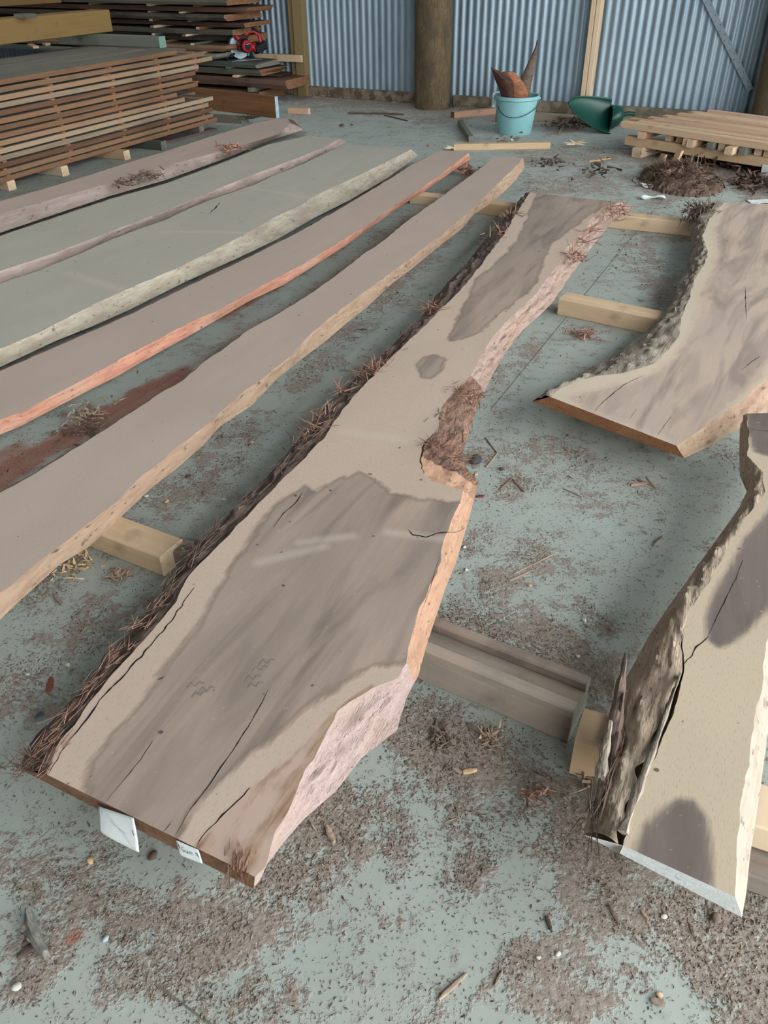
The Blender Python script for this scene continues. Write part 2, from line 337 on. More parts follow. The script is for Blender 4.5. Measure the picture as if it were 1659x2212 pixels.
gx = np.arange(-7.0, 9.01, .035); gy = np.arange(-1.2, 12.4, .035)
X, Y = np.meshgrid(gx, gy); P = np.column_stack([X.ravel(), Y.ravel(), np.zeros(X.size)])
nx, ny = len(gx), len(gy); I = (np.arange(ny - 1)[:, None]*nx + np.arange(nx - 1)[None]).ravel()
fl = mesh('floor', P, np.stack([I, I + 1, I + nx + 1, I + nx], 1), floor_mat()); tag(fl, kind='structure')
vis = P[:, 1] > .25; PPX = np.full((len(P), 2), -9999.); PPX[vis] = project(P[vis])
dirt = px_blobs(PPX, DIRT)*(P[:, 1] > .25)*.85 + .20; dirt[P[:, 1] <= .25] = .5
attr(fl, 'dirt', dirt); attr(fl, 'red', px_blobs(PPX, RED)*vis)
outer = mesh('floor', [(-14, -8, -.02), (14, -8, -.02), (14, 14, -.02), (-14, 14, -.02)], [(0, 1, 2, 3)], plain('yard_gravel', (96, 98, 88), .9)); tag(outer, kind='structure')

def strip(name, pts, z, wd, mat, parent=None):
    Wp = np.array([G(*p, z) for p in pts]); T = np.gradient(Wp, axis=0); T /= np.linalg.norm(T, axis=1)[:, None]; Nn = np.stack([-T[:, 1], T[:, 0]], 1)*wd/2
    V = np.column_stack([np.r_[Wp + Nn, Wp - Nn], np.full(2*len(Wp), z)]); n_ = len(Wp)
    return mesh(name, V, [[i, i + 1, i + 1 + n_, i + n_][::-1] for i in range(n_ - 1)], mat, parent=parent)
jm = plain('joint_line', (122, 124, 116), .95, .1, var=.3)
def lerp_px(a, b, n): return [(a[0] + (b[0] - a[0])*k/n, a[1] + (b[1] - a[1])*k/n) for k in range(n + 1)]
strip('saw_cut_joint', lerp_px((1060, 885), (1440, 420), 12), .0012, .0025, jm, fl); strip('saw_cut_joint', lerp_px((335, 2125), (520, 2260), 6), .0012, .003, jm, fl)

# wall plane: foot line measured from the sheet bottoms, 62.3 degrees off the slabs' axis
WD = np.array([.8854, -.4648]); WN = np.array([-.4648, -.8854]); W0 = np.array([.83, 9.30])
def wpt(u, out, z): p = W0 + WD*u + WN*out; return (p[0], p[1], z)
def wpx(px, py, out=0.0):
    A = W0 + WN*out; return onplane(px, py, A, A + WD)          # (u, z)
WA = math.atan2(WD[1], WD[0])
steel = NT('galvanised_corrugated_sheet'); sn = steel.noise((1, 1, .4), 3, 4); sp = steel.noise(scale=70, detail=2)
scol = steel.mix(steel.mr(sn, .35, .7), lin((154, 172, 185)), lin((132, 152, 166))); scol = steel.mix(steel.mr(sp, .68, .74, 0, .6), scol, lin((95, 105, 115)))
steel = steel.fin(scol, .5, .5, .35)
def corrugated(name, u0, u1, z0, z1, loc, rz, pitch=.0762, amp=.0085):
    n_ = int((u1 - u0)/pitch*14); u = np.linspace(u0, u1, n_); y = amp*np.cos(2*np.pi*u/pitch); y = np.sign(y)*np.abs(y)**.8*amp**.2
    zs = [z0, z0 + 1.5, z1]; V = np.concatenate([np.column_stack([u, y, np.full(n_, z)]) for z in zs])
    F = [[k*n_ + i, k*n_ + i + 1, (k + 1)*n_ + i + 1, (k + 1)*n_ + i] for k in range(2) for i in range(n_ - 1)]
    o = mesh(name, V, F, steel, smooth=math.radians(60)); o.location = loc; o.rotation_euler = (0, 0, rz); return tag(o, kind='structure')
corrugated('wall_back', -9.0, 9.0, .0, 5.9, wpt(0, 0, 0), WA)
pL = np.array(wpt(-9.0, 0, 0)[:2])
lw = corrugated('wall_left', 0, 13, .0, 5.9, (pL[0] + WN[0]*13, pL[1] + WN[1]*13, 0), WA + math.pi/2)
dkw = corrugated('wall_front_added', 0, 15.0, .0, 5.9, wpt(-9.0, 13, 0), WA); dkw.data.materials[0] = plain('dark_added_wall', (80, 76, 70), .9); lw.data.materials[0] = plain('dull_left_wall', (100, 104, 106), .8)  # front wall added out of view to block light, dark to cut bounce
roofm = plain('roof_underside', (88, 92, 92), .9)
rf = [wpt(-9.2, -.3, 5.92), wpt(9.5, -.3, 5.92), wpt(9.5, 13.2, 5.92), wpt(-9.2, 13.2, 5.92)]
ga, gb = -4.0, -3.1  # roof slot added to let sky light onto the far slabs and floor
for (ua_, ub_, na_, nb_) in ((-9.2, ga, -.3, 13.2), (gb, 9.0, -.3, 13.2), (ga, gb, -.3, 1.5), (ga, gb, 10.0, 13.2)):
    rf = [wpt(ua_, na_, 5.92), wpt(ub_, na_, 5.92), wpt(ub_, nb_, 5.92), wpt(ua_, nb_, 5.92)]
    tag(mesh('ceiling', rf + [(a, b, c + .05) for a, b, c in rf], [(0, 1, 2, 3), (7, 6, 5, 4), (0, 4, 5, 1), (1, 5, 6, 2), (2, 6, 7, 3), (3, 7, 4, 0)], roofm), kind='structure')

def box(name, L, Wd, H, mats, parent=None, loc=(0, 0, 0), rz=0, bev=.004, warp=0., ends=True, top=False, ry=0):
    """timber along local x from 0..L, width 0..Wd, height 0..H, with softened arrises and slightly uneven sawn faces"""
    nl = max(2, min(14, int(L/.12) + 1)); xs = np.linspace(0, L, nl); b = min(bev, Wd*.2, H*.2)
    prof = [(b, 0), (Wd - b, 0), (Wd, b), (Wd, H - b), (Wd - b, H), (b, H), (0, H - b), (0, b)]
    V = []; ph = random.random()*50
    for i, x in enumerate(xs):
        for (y, z) in prof:
            k = warp*math.sin(x*2.1 + ph); V.append((x + (0 if 0 < i < nl - 1 else random.uniform(-1, 1)*.001), y + k, z + k*.3))
    F = []; fm = []
    for i in range(nl - 1):
        for j in range(8): a = i*8 + j; c = i*8 + (j + 1) % 8; F.append((a, a + 8, c + 8, c)); fm.append(2 if top and j == 4 else 0)
    F.append(tuple(range(8))); F.append(tuple(range((nl - 1)*8, nl*8))[::-1]); fm += [1, 1] if ends else [0, 0]
    F = [f[::-1] for f in F]
    o = mesh(name, V, F, mats if isinstance(mats, (list, tuple)) else [mats, mats], fm=fm, parent=parent)
    o.location = loc; o.rotation_euler = (0, ry, rz); return o
def lumber(name, label, cat, a, b, z, h, wd, mats, side=1, z2=None, group=None, e0=0., e1=0., **k):
    """sawn piece whose visible lower edge runs from photo point a to b at height z; wd goes away to the left of a->b"""
    A, B = G(*a, z), G(*b, z if z2 is None else z2); d = (B - A)/np.linalg.norm(B - A); A = A - d*e0; B = B + d*e1
    L = float(np.linalg.norm(B - A)); rz = math.atan2(d[1], d[0])
    if side < 0: A = A - np.array([-d[1], d[0]])*wd
    ry = -math.atan2((z2 - z), L) if z2 is not None else 0
    o = box(name, L, wd, h, mats, loc=(A[0], A[1], z), rz=rz, ry=ry, **k)
    return tag(o, label, cat, group)

L_tan = lumber_mat('tan_sawn_pine', (216, 194, 166), (196, 168, 136)); L_tane = M['tan_end'] = edge_mat('tan_end_grain', (222, 200, 170), (202, 176, 144), (212, 186, 156), 40, 40, .002)
L_stud = lumber_mat('greenish_treated_pine', (132, 116, 82), (106, 90, 60)); L_pole = edge_mat('treated_pole_face', (112, 98, 76), (88, 76, 58), (78, 70, 56), 6, 30, .006)
L_plate = lumber_mat('dirty_bottom_plate', (112, 104, 90), (92, 80, 68), dust=.6)
L_grey = lumber_mat('weathered_grey_timber', (112, 116, 106), (84, 88, 80)); L_greyend = edge_mat('grey_end', (132, 130, 120), (108, 108, 100), (120, 118, 108), 30, 30, .002)
L_brown = lumber_mat('brown_sawn_hardwood', (136, 98, 66), (104, 72, 48)); L_pink = lumber_mat('pinkish_offcut', (196, 158, 134), (172, 132, 110), dust=.3)
L_beam = lumber_mat('yellow_brown_beam', (128, 104, 66), (104, 80, 48)); L_board = lumber_mat('stacked_red_brown_board', (158, 124, 92), (122, 80, 54), vr=.30)
L_boarde = edge_mat('board_end', (150, 112, 84), (112, 76, 56), (136, 104, 80), 40, 40, .002); L_dark = lumber_mat('dark_slab_face', (96, 92, 82), (64, 58, 52), vr=.3)
L_batt = lumber_mat('pale_batten', (204, 176, 148), (176, 142, 114), vr=.2); L_old = lumber_mat('old_grey_bearer', (152, 142, 132), (120, 108, 100), dust=.5)
M['white'] = plain('white_paper', (225, 232, 232), .7, .3, var=.05)

def wallbox(name, ua, ub, out, dep, z0, z1, mats, label=None, cat=None, **k):
    """timber fixed to the wall: upright if taller than wide"""
    wd = ub - ua; H = z1 - z0
    if H > wd:      # local x up
        o = box(name, H, wd, dep, mats, **k); o.rotation_euler = (Matrix.Rotation(WA, 4, 'Z') @ Matrix(((0, 1, 0, 0), (0, 0, 1, 0), (1, 0, 0, 0), (0, 0, 0, 1)))).to_euler(); o.location = wpt(ua, out + dep, z0)
    else: o = box(name, wd, dep, H, mats, **k); o.location = wpt(ua, out + dep, z0); o.rotation_euler = (0, 0, WA)
    if label: tag(o, label, cat)
    return o
uS1a, _ = wpx(636, 100, .1); uS1b, _ = wpx(660, 150, .1)
uP, _ = wpx(934, 200, .22)
uS2a, _ = wpx(1250, 235, .12); uS2m, _ = wpx(1272, 235, .12)
uP2, _ = wpx(1672, 255, .22)
def st(o): return tag(o, kind='structure')
st(wallbox('trim_1', -9, uP - .17, .012, .05, .0, .10, [L_plate, L_plate])); st(wallbox('trim_2', uP + .17, uS2a - .002, .012, .05, 0, .10, [L_plate, L_plate]))
st(wallbox('trim_3', uS2a + .13, uP2 - .19, .012, .05, 0, .10, [L_plate, L_plate]))
tag(wallbox('wall_stud', uS1a, uS1b, .012, .09, 0, 5.8, [L_stud, L_stud]), 'upright square timber stud left of the round pole, by the tall slab stack', 'post')
tag(wallbox('wall_stud', uS1a - .07, uS1a - .012, .012, .065, 0, 5.8, [L_stud, L_stud]), 'darker narrow upright stud doubled against the left wall stud', 'post')
s2 = wallbox('wall_stud', uS2a, uS2a + .045, .012, .11, 0, 5.8, [L_tan, L_tane]); tag(s2, 'left plank of the doubled stud behind the green scoop', 'post')
s2 = wallbox('wall_stud', uS2a + .049, uS2a + .094, .012, .11, 0, 5.8, [L_tan, L_tane]); tag(s2, 'right plank of the doubled stud behind the green scoop', 'post')
ung, zng = wpx(560, 124, .06); ung2, _ = wpx(658, 124, .06)
tag(wallbox('wall_nog', ung, ung2, .10, .04, wpx(600, 132, .12)[1], wpx(600, 117, .12)[1], [L_tan, L_tane]), 'short pale horizontal nog across the left wall stud', 'batten')

def pole(u, r0, r1, label, out=.225):
    n_ = 40; zs = np.linspace(0, 5.8, 30); V = []; F = []
    for k, z in enumerate(zs):
        r = r0 + (r1 - r0)*z/4.2
        for a in range(n_):
            th = 2*math.pi*a/n_; V.append((z, r*math.cos(th), r*math.sin(th)))
    V = np.array(V); nz = fbm(V*np.array([1.5, 9, 9]), 3)*.006; V[:, 1] *= 1 + nz/r0; V[:, 2] *= 1 + nz/r0
    F = [[k*n_ + a, k*n_ + (a + 1) % n_, (k + 1)*n_ + (a + 1) % n_, (k + 1)*n_ + a] for k in range(len(zs) - 1) for a in range(n_)]
    o = mesh('timber_pole', V, F, L_pole, smooth=math.radians(60)); o.rotation_euler = (0, -math.pi/2, 0); o.location = wpt(u, out, 0); return tag(o, label, 'post')
pole(uP, .182, .19, 'thick round timber pole against the corrugated wall, left of the blue bucket')
pole(uP2, .20, .21, 'thick round timber pole at the right end of the wall, behind the batten stack')
# diagonal strap brace with nail holes
(ua, za), (ub, zb_) = wpx(1526, 0, .03), wpx(1616, 184, .03); L_ = math.hypot(ub - ua, zb_ - za); dx, dz = (ua - ub)/L_, (za - zb_)/L_
br = empty('strap_brace', wpt(ub, .03, zb_), WA, 'perforated flat steel strap running diagonally up the corrugated wall', 'brace')
bl_ = .80/abs(dx); hw = .027; V = []
for t_ in (-.05, bl_):
    for s_ in (-hw, hw):
        for y_ in (0, -.002): V.append((dx*t_ - dz*s_, y_, dz*t_ + dx*s_))
mesh('strap', V, [(0, 2, 6, 4), (1, 5, 7, 3), (0, 1, 3, 2), (4, 6, 7, 5), (0, 4, 5, 1), (2, 3, 7, 6)], plain('dull_steel_strap', (150, 168, 178), .5, .5, .3), parent=br)
hm = plain('hole_dark', (40, 46, 52), .9)
bm = bmesh.new()
for k in range(60):
    t_ = .03 + k*.045; s_ = (-.012, .012)[k % 2]
    mt_ = Matrix.Translation((dx*t_ - dz*s_, -.0025, dz*t_ + dx*s_)) @ Matrix.Rotation(math.pi/2, 4, 'X'); bmesh.ops.create_circle(bm, cap_ends=True, segments=6, radius=.0042, matrix=mt_)
tag(bmobj('nail_holes', bm, hm, br), kind='stuff')

# ------------------------------------------------------------ the slabs, left to right
s1, loc1 = slab('timber_slab', 'leftmost long slab with rounded pinkish wane and scattered bark, beside the stickered stack',
     [(-330, 530), (-160, 480), (0, 435), (99, 407), (191, 379), (278, 351), (358, 327), (418, 307), (477, 288), (557, 264), (597, 256), (622, 257)],
     [(-330, 565), (-160, 510), (0, 462), (100, 434), (200, 406), (300, 376), (400, 347), (480, 326), (560, 303), (600, 290), (628, 266)],
     [(-330, 530), (-160, 480), (0, 435), (99, 407), (191, 379), (278, 351), (358, 327), (418, 307), (477, 288), (557, 264), (597, 256), (622, 262)],
     [(-330, 602), (-160, 552), (0, 503), (119, 463), (239, 423), (358, 389), (477, 346), (577, 307), (640, 285), (656, 280)],
     .125, .06, 62.5, 260, 18, pink_top, M['endgrain'], M['wane'], M['wane'], ramp=.005, rbulge=.006)
slab('timber_slab', 'grey-green slab second from the left, its right edge worn pinkish',
     [(-330, 612), (-160, 560), (0, 510), (119, 470), (239, 430), (358, 397), (477, 353), (577, 313), (663, 293)],
     [(-330, 710), (-160, 650), (0, 586), (119, 546), (239, 500), (350, 458), (440, 420), (540, 380), (640, 342), (700, 318), (734, 299)],
     [(-330, 612), (-160, 560), (0, 510), (119, 470), (239, 430), (358, 397), (477, 353), (577, 313), (663, 297)],
     [(-330, 745), (-160, 683), (0, 614), (80, 588), (159, 556), (239, 520), (302, 496), (398, 457), (457, 433), (549, 401), (659, 354), (718, 326), (748, 306)],
     .125, .065, 62.5, 260, 30, grey_top, M['endgrain'], M['wane'], M['wane'])
slab('timber_slab', 'wide grey-green slab with a pale grey edge, third from the left',
     [(-330, 755), (-160, 690), (0, 612), (80, 586), (159, 554), (239, 518), (302, 494), (358, 475), (398, 455), (457, 431), (549, 399), (599, 376), (659, 352), (718, 324), (749, 312)],
     [(-330, 905), (-160, 825), (0, 753), (80, 721), (179, 669), (271, 626), (358, 590), (418, 562), (537, 502), (597, 467), (652, 443), (678, 423), (758, 387), (830, 352), (888, 323)],
     [(-330, 755), (-160, 690), (0, 612), (80, 586), (159, 554), (239, 518), (302, 494), (358, 475), (398, 455), (457, 431), (549, 399), (599, 376), (659, 352), (718, 324), (749, 316)],
     [(-330, 945), (-160, 868), (0, 793), (119, 737), (199, 705), (278, 670), (398, 610), (519, 555), (599, 517), (678, 471), (758, 431), (838, 384), (904, 336)],
     .125, .065, 62.5, 300, 34, grey_top, M['endgrain'], M['grey_edge'], M['grey_edge'], ramp=.004,
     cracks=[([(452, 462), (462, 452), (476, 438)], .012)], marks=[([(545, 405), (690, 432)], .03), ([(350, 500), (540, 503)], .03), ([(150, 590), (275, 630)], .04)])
slab('timber_slab', 'narrow pinkish slab with a bright salmon-orange right edge, fourth from the left',
     [(-330, 945), (-160, 872), (0, 802), (159, 733), (278, 681), (400, 621), (519, 565), (639, 505), (738, 449), (838, 389), (893, 354), (953, 325)],
     [(-330, 1055), (-160, 980), (0, 907), (52, 887), (159, 832), (223, 796), (286, 762), (400, 702), (487, 662), (571, 614), (655, 571), (738, 519), (798, 483), (858, 439), (909, 407), (957, 372), (1013, 330)],
     [(-330, 945), (-160, 872), (0, 802), (159, 733), (278, 681), (400, 621), (519, 565), (639, 505), (738, 449), (838, 389), (893, 354), (953, 330)],
     [(-330, 1090), (-160, 1015), (0, 939), (48, 919), (131, 875), (191, 844), (255, 812), (302, 784), (342, 762), (400, 730), (460, 696), (539, 650), (615, 614), (670, 580), (746, 531), (818, 479), (869, 443), (917, 413), (969, 376), (1015, 345)],
     .125, .070, 62.5, 320, 26, pink_top, M['endgrain_orange'], M['salmon_edge'], M['salmon_edge'], ramp=.005)
s5, loc5 = slab('timber_slab', 'long pinkish-grey plank with a pale tan right edge, left of the widest slab',
     [(-330, 1230), (-150, 1145), (0, 1064), (64, 1030), (127, 991), (223, 931), (278, 895), (338, 855), (398, 820), (442, 780), (472, 761), (535, 714), (607, 674), (678, 630), (738, 586), (782, 551), (830, 519), (877, 479), (917, 451), (973, 411), (1032, 368), (1068, 339)],
     [(-260, 1480), (-120, 1372), (0, 1281), (80, 1217), (159, 1154), (199, 1126), (255, 1082), (294, 1038), (358, 987), (414, 943), (477, 891), (519, 852), (620, 776), (674, 718), (734, 670), (782, 634), (838, 594), (917, 535), (973, 491), (1021, 451), (1060, 412), (1113, 360), (1131, 341)],
     [(-330, 1230), (-150, 1145), (0, 1064), (64, 1030), (127, 991), (223, 931), (278, 895), (338, 855), (398, 820), (442, 780), (472, 761), (535, 714), (607, 674), (678, 630), (738, 586), (782, 551), (830, 519), (877, 479), (917, 451), (973, 411), (1032, 368), (1068, 344)],
     [(-260, 1530), (-120, 1428), (0, 1339), (48, 1293), (131, 1218), (191, 1182), (247, 1130), (294, 1086), (322, 1058), (378, 1015), (442, 959), (473, 923), (545, 875), (597, 820), (655, 773), (702, 738), (758, 690), (790, 666), (850, 610), (893, 578), (945, 535), (997, 495), (1025, 463), (1060, 439), (1087, 416), (1113, 390), (1133, 362)],
     .125, .070, 62.5, 420, 30, pink_top, M['endgrain_orange'], M['tan_edge'], M['tan_edge'], ramp=.005,
     cracks=[])
main, locm = slab('timber_slab', 'widest slab in the middle, two-tone face with bark on its left edge and white paper tags',
     [(101, 1673), (127, 1607), (186, 1527), (236, 1464), (304, 1388), (380, 1299), (405, 1244), (477, 1174), (557, 1090), (632, 1015), (697, 950), (741, 884), (777, 841), (813, 805), (871, 747), (922, 700), (956, 664), (990, 632), (1024, 592), (1053, 553), (1086, 510), (1115, 462), (1145, 416)],
     [(548, 1893), (571, 1872), (596, 1796), (634, 1733), (655, 1670), (697, 1598), (731, 1535), (803, 1484), (862, 1463), (879, 1433), (887, 1387), (908, 1311), (925, 1277), (951, 1210), (963, 1159), (980, 1113), (1003, 1058), (934, 1047), (916, 1025), (907, 993), (918, 957), (943, 931), (954, 881), (969, 859), (987, 841), (1005, 827), (1027, 792), (1053, 746), (1077, 712), (1120, 669), (1159, 635), (1178, 606), (1207, 568), (1221, 539), (1245, 510), (1269, 481), (1293, 457), (1317, 443), (1335, 436)],
     [(46, 1663), (63, 1607), (139, 1531), (186, 1481), (219, 1434), (270, 1384), (333, 1320), (363, 1270), (406, 1210), (450, 1158), (517, 1090), (577, 1030), (617, 983), (636, 959), (665, 928), (679, 906), (705, 877), (730, 852), (762, 823), (791, 790), (828, 765), (871, 722), (900, 700), (942, 640), (971, 606), (1005, 573), (1038, 529), (1072, 491), (1106, 452), (1139, 418)],
     [(548, 1920), (579, 1862), (612, 1820), (655, 1771), (727, 1707), (782, 1636), (858, 1577), (866, 1547), (879, 1505), (904, 1459), (921, 1395), (942, 1332), (963, 1269), (984, 1218), (1001, 1163), (1019, 1098), (1034, 1040), (1008, 1011), (1001, 975), (1008, 953), (1019, 917), (1030, 881), (1045, 852), (1066, 805), (1102, 747), (1130, 712), (1168, 679), (1192, 655), (1216, 621), (1245, 578), (1274, 539), (1293, 515), (1313, 491), (1327, 471), (1356, 464), (1368, 446)],
     .165, .105, 63.5, 760, 120, main_top, M['endgrain'], M['bark'], M['pink_edge'], nr=18, lamp=.014, ramp=.009, lbulge=.006, marks=[([(745, 932), (955, 962)], .03), ([(650, 1172), (760, 1158)], .02), ([(560, 1215), (700, 1180)], .02), ([(840, 1150), (960, 1165)], .02)],
     rsplit=[((548, 1925), M['white_pink_fibre']), ((888, 1478), M['sawn_tan']), ((1030, 1052), M['notch_bark']), ((1046, 850), M['pink_edge'])],
     hearts=[[(190, 1705), (203, 1641), (236, 1599), (270, 1552), (304, 1510), (350, 1451), (380, 1409), (414, 1371), (439, 1337), (464, 1291), (494, 1249), (506, 1211), (544, 1160), (596, 1098), (632, 1065), (658, 1051), (683, 1060), (723, 1036), (777, 1022), (813, 1036), (846, 1065), (907, 1078), (1010, 1083), (990, 1150), (965, 1230), (905, 1360), (896, 1400), (866, 1433), (803, 1437), (757, 1459), (710, 1492), (672, 1522), (613, 1573), (546, 1623), (508, 1661), (457, 1708), (411, 1758), (385, 1809), (360, 1850), (170, 1760)],
             [(1166, 406), (1135, 476), (1120, 520), (1067, 573), (1029, 602), (1014, 640), (985, 688), (973, 736), (1000, 732), (1038, 717), (1077, 679), (1139, 635), (1159, 606), (1173, 563), (1192, 525), (1226, 500), (1269, 467), (1303, 447), (1345, 430), (1345, 400)],
             [(902, 790), (915, 772), (945, 767), (962, 777), (955, 800), (930, 815), (908, 815)]],
     brown=[[(425, 1821), (465, 1775), (541, 1699), (630, 1636), (731, 1530), (803, 1478), (820, 1500), (735, 1560), (710, 1600), (670, 1670), (640, 1745), (600, 1800), (590, 1890), (560, 1940), (400, 1890)]],
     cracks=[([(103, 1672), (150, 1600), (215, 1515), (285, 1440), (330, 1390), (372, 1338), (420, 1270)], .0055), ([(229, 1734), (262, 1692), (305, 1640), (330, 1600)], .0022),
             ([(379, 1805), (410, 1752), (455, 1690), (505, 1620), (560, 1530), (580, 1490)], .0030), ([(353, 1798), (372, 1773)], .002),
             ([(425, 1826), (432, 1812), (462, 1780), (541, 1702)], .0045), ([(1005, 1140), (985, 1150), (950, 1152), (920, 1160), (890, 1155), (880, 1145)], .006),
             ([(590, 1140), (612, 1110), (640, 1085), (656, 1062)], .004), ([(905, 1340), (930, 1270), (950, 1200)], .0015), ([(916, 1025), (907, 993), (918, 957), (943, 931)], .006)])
s7, loc7 = slab('timber_slab', 'curved slab at the upper right with a grooved grey left edge and pale sapwood band',
     [(1188, 857), (1207, 842), (1245, 823), (1290, 812), (1345, 806), (1414, 785), (1443, 756), (1467, 727), (1472, 688), (1491, 640), (1501, 602), (1520, 573), (1530, 544), (1517, 510), (1534, 472), (1563, 438)],
     [(1462, 963), (1501, 934), (1554, 900), (1607, 862), (1659, 813), (1720, 760), (1790, 700), (1835, 600), (1850, 520), (1840, 445)],
     [(1149, 868), (1216, 833), (1274, 794), (1322, 770), (1371, 736), (1419, 693), (1448, 650), (1467, 611), (1486, 573), (1496, 539), (1491, 500), (1481, 476), (1496, 448)],
     [(1478, 990), (1534, 963), (1573, 939), (1600, 925), (1650, 895), (1700, 850), (1760, 790), (1830, 720), (1870, 610), (1885, 520), (1875, 455)],
     .135, .080, 60, 460, 90, curl_top, M['endgrain_orange'], M['rough_grey_edge'], M['tan_edge'], nr=14, lamp=.010, lbulge=.002, lpow=1.7,
     hearts=[[(1236, 858), (1293, 842), (1366, 825), (1414, 804), (1462, 775), (1481, 741), (1510, 679), (1520, 621), (1544, 573), (1554, 539), (1544, 510), (1556, 476), (1580, 420), (1900, 430), (1900, 640), (1800, 700), (1659, 790), (1582, 862), (1534, 905), (1490, 950), (1470, 980), (1300, 930)]],
     marks=[([(1200, 868), (1330, 915), (1452, 958)], .035)],
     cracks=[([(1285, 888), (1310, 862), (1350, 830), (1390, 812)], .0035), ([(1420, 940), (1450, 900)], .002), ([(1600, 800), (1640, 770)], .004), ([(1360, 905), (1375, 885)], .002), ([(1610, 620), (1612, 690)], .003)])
s8, loc8 = slab('timber_slab', 'right-hand slab with a white-sealed near end, dark oval heartwood and a long open split',
     [(1345, 1826), (1373, 1731), (1413, 1640), (1454, 1538), (1477, 1440), (1474, 1396), (1479, 1346), (1499, 1305), (1540, 1245), (1580, 1169), (1616, 1113), (1655, 1062), (1646, 1017), (1616, 985), (1618, 926), (1613, 893)],
     [(1584, 1936), (1590, 1850), (1600, 1750), (1615, 1640), (1640, 1500), (1665, 1350), (1690, 1200), (1720, 1050), (1745, 950), (1757, 890)],
     [(1261, 1803), (1277, 1715), (1297, 1640), (1318, 1553), (1340, 1488), (1373, 1427), (1403, 1371), (1444, 1310), (1484, 1255), (1545, 1169), (1596, 1098), (1613, 1062), (1598, 1027), (1597, 980), (1598, 925)],
     [(1603, 1982), (1613, 1918), (1621, 1842), (1631, 1781), (1641, 1715), (1651, 1640), (1662, 1564), (1680, 1400), (1705, 1250), (1735, 1100), (1760, 1000), (1770, 920)],
     .185, .125, 66, 460, 90, pale_top, M['paint_end'], M['wane_brown'], M['cream_edge'], nr=16, lamp=.007, gap=.016, lpow=2.4,
     hearts=[[(1665, 1098), (1611, 1164), (1580, 1224), (1545, 1285), (1527, 1336), (1530, 1381), (1550, 1396), (1586, 1386), (1626, 1351), (1665, 1305), (1690, 1200), (1690, 1120)],
             [(1372, 1835), (1388, 1786), (1424, 1751), (1464, 1731), (1499, 1731), (1525, 1766), (1535, 1817), (1532, 1923), (1530, 1960), (1372, 1860)],
             [(1600, 880), (1780, 875), (1780, 980), (1659, 985), (1630, 975), (1618, 940)]],
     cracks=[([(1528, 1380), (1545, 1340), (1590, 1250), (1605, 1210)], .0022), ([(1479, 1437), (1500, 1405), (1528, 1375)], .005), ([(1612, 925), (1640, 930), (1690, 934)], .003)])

# ------------------------------------------------------------ bearers and offcuts among the slabs
def fibre_tuft(name, pts, n, L, rad, mat, parent, spread=.02, up=.5, dirv=None):
    """loose bark fibres: thin tapered slivers round the given local points, one joined part"""
    V = []; F = []
    for p in pts:
        for _ in range(n):
            c = np.array(p) + rng.normal(0, spread, 3)*[1, 1, .25]
            d = rng.normal(0, 1, 3); d[2] = abs(d[2])*up
            if dirv is not None: d = d*.22 + np.array(dirv)*rng.choice([-1, 1])
            d /= np.linalg.norm(d); l = L*rng.uniform(.4, 1.2); r = rad*rng.uniform(.6, 1.4)
            s = np.cross(d, [0, 0, 1.]) + 1e-3; s /= np.linalg.norm(s); t = np.cross(d, s); bend = rng.normal(0, .18, 3)*l
            k = len(V); m = c + d*l*.55 + bend*.5; e = c + d*l + bend
            V += [c + s*r, c - s*r*.5 + t*r*.7, c - s*r*.5 - t*r*.7, m + s*r*.7, m - s*r*.4 + t*r*.5, m - s*r*.4 - t*r*.5, e]
            F += [(k, k+1, k+4, k+3), (k+1, k+2, k+5, k+4), (k+2, k, k+3, k+5), (k+3, k+4, k+6), (k+4, k+5, k+6), (k+5, k+3, k+6)]
    return tag(mesh(name, V, F, mat, parent=parent), kind='stuff')
def locpts(fn, px, z): return [tuple(fn([p], z)[0]) + (z - .105,) for p in px]

gwm0 = plain('grey_green_shaving', (172, 170, 154), .9, .1); T = [L_tan, L_tane]; O_ = [L_old, L_greyend]; B_ = [L_board, L_boarde]; GR = [L_grey, L_greyend]
lumber('bearer', 'tan square bearer sticking out from under the long pinkish plank at left', 'timber block', (120, 1153), (354, 1246), 0, .070, .095, T)
ch = lumber('bark_block', 'crumpled greenish block wedged between the tan bearer and the widest slab', 'wood offcut', (372, 1222), (432, 1232), 0, .055, .07, [L_old, L_tane])
fibre_tuft('splinter', [(.02, .02, .053), (.06, .05, .053), (.04, .03, .055)], 7, .03, .006, gwm0, ch, .016, .15)
lumber('bearer', 'tan bearer bridging the two slabs left of the widest slab, far end', 'timber block', (885, 440), (985, 452), 0, .062, .09, T)
lumber('bearer', 'tan bearer between the long pinkish plank and the far end of the widest slab', 'timber block', (1020, 460), (1115, 474), 0, .075, .09, T)
lumber('bearer', 'pale tan bearer joining the far ends of the widest slab and the curved slab', 'timber block', (1290, 490), (1520, 514), 0, .078, .09, T)
lumber('bearer', 'tan bearer poking out from under the curved slab, mid floor', 'timber block', (1203, 680), (1450, 733), 0, .078, .10, T)
# channelled old bearer: two rails and a recessed web
A, B = G(840, 1440), G(1225, 1606); d = (B - A)/np.linalg.norm(B - A); cb = empty('channelled_bearer', (A[0], A[1], 0), math.atan2(d[1], d[0]), 'weathered grooved bearer under the near half of the widest slab', 'timber block')
Lb = float(np.linalg.norm(B - A)); box('lower_beam', Lb, .115, .078, O_, cb); box('rail', Lb, .032, .027, O_, cb, (0, 0, .078)); box('rail', Lb, .028, .027, O_, cb, (0, .087, .078))
lumber('timber_block', 'short pale square block under the left edge of the right-hand slab', 'timber block', (1228, 1672), (1345, 1712), 0, .12, .085, T)
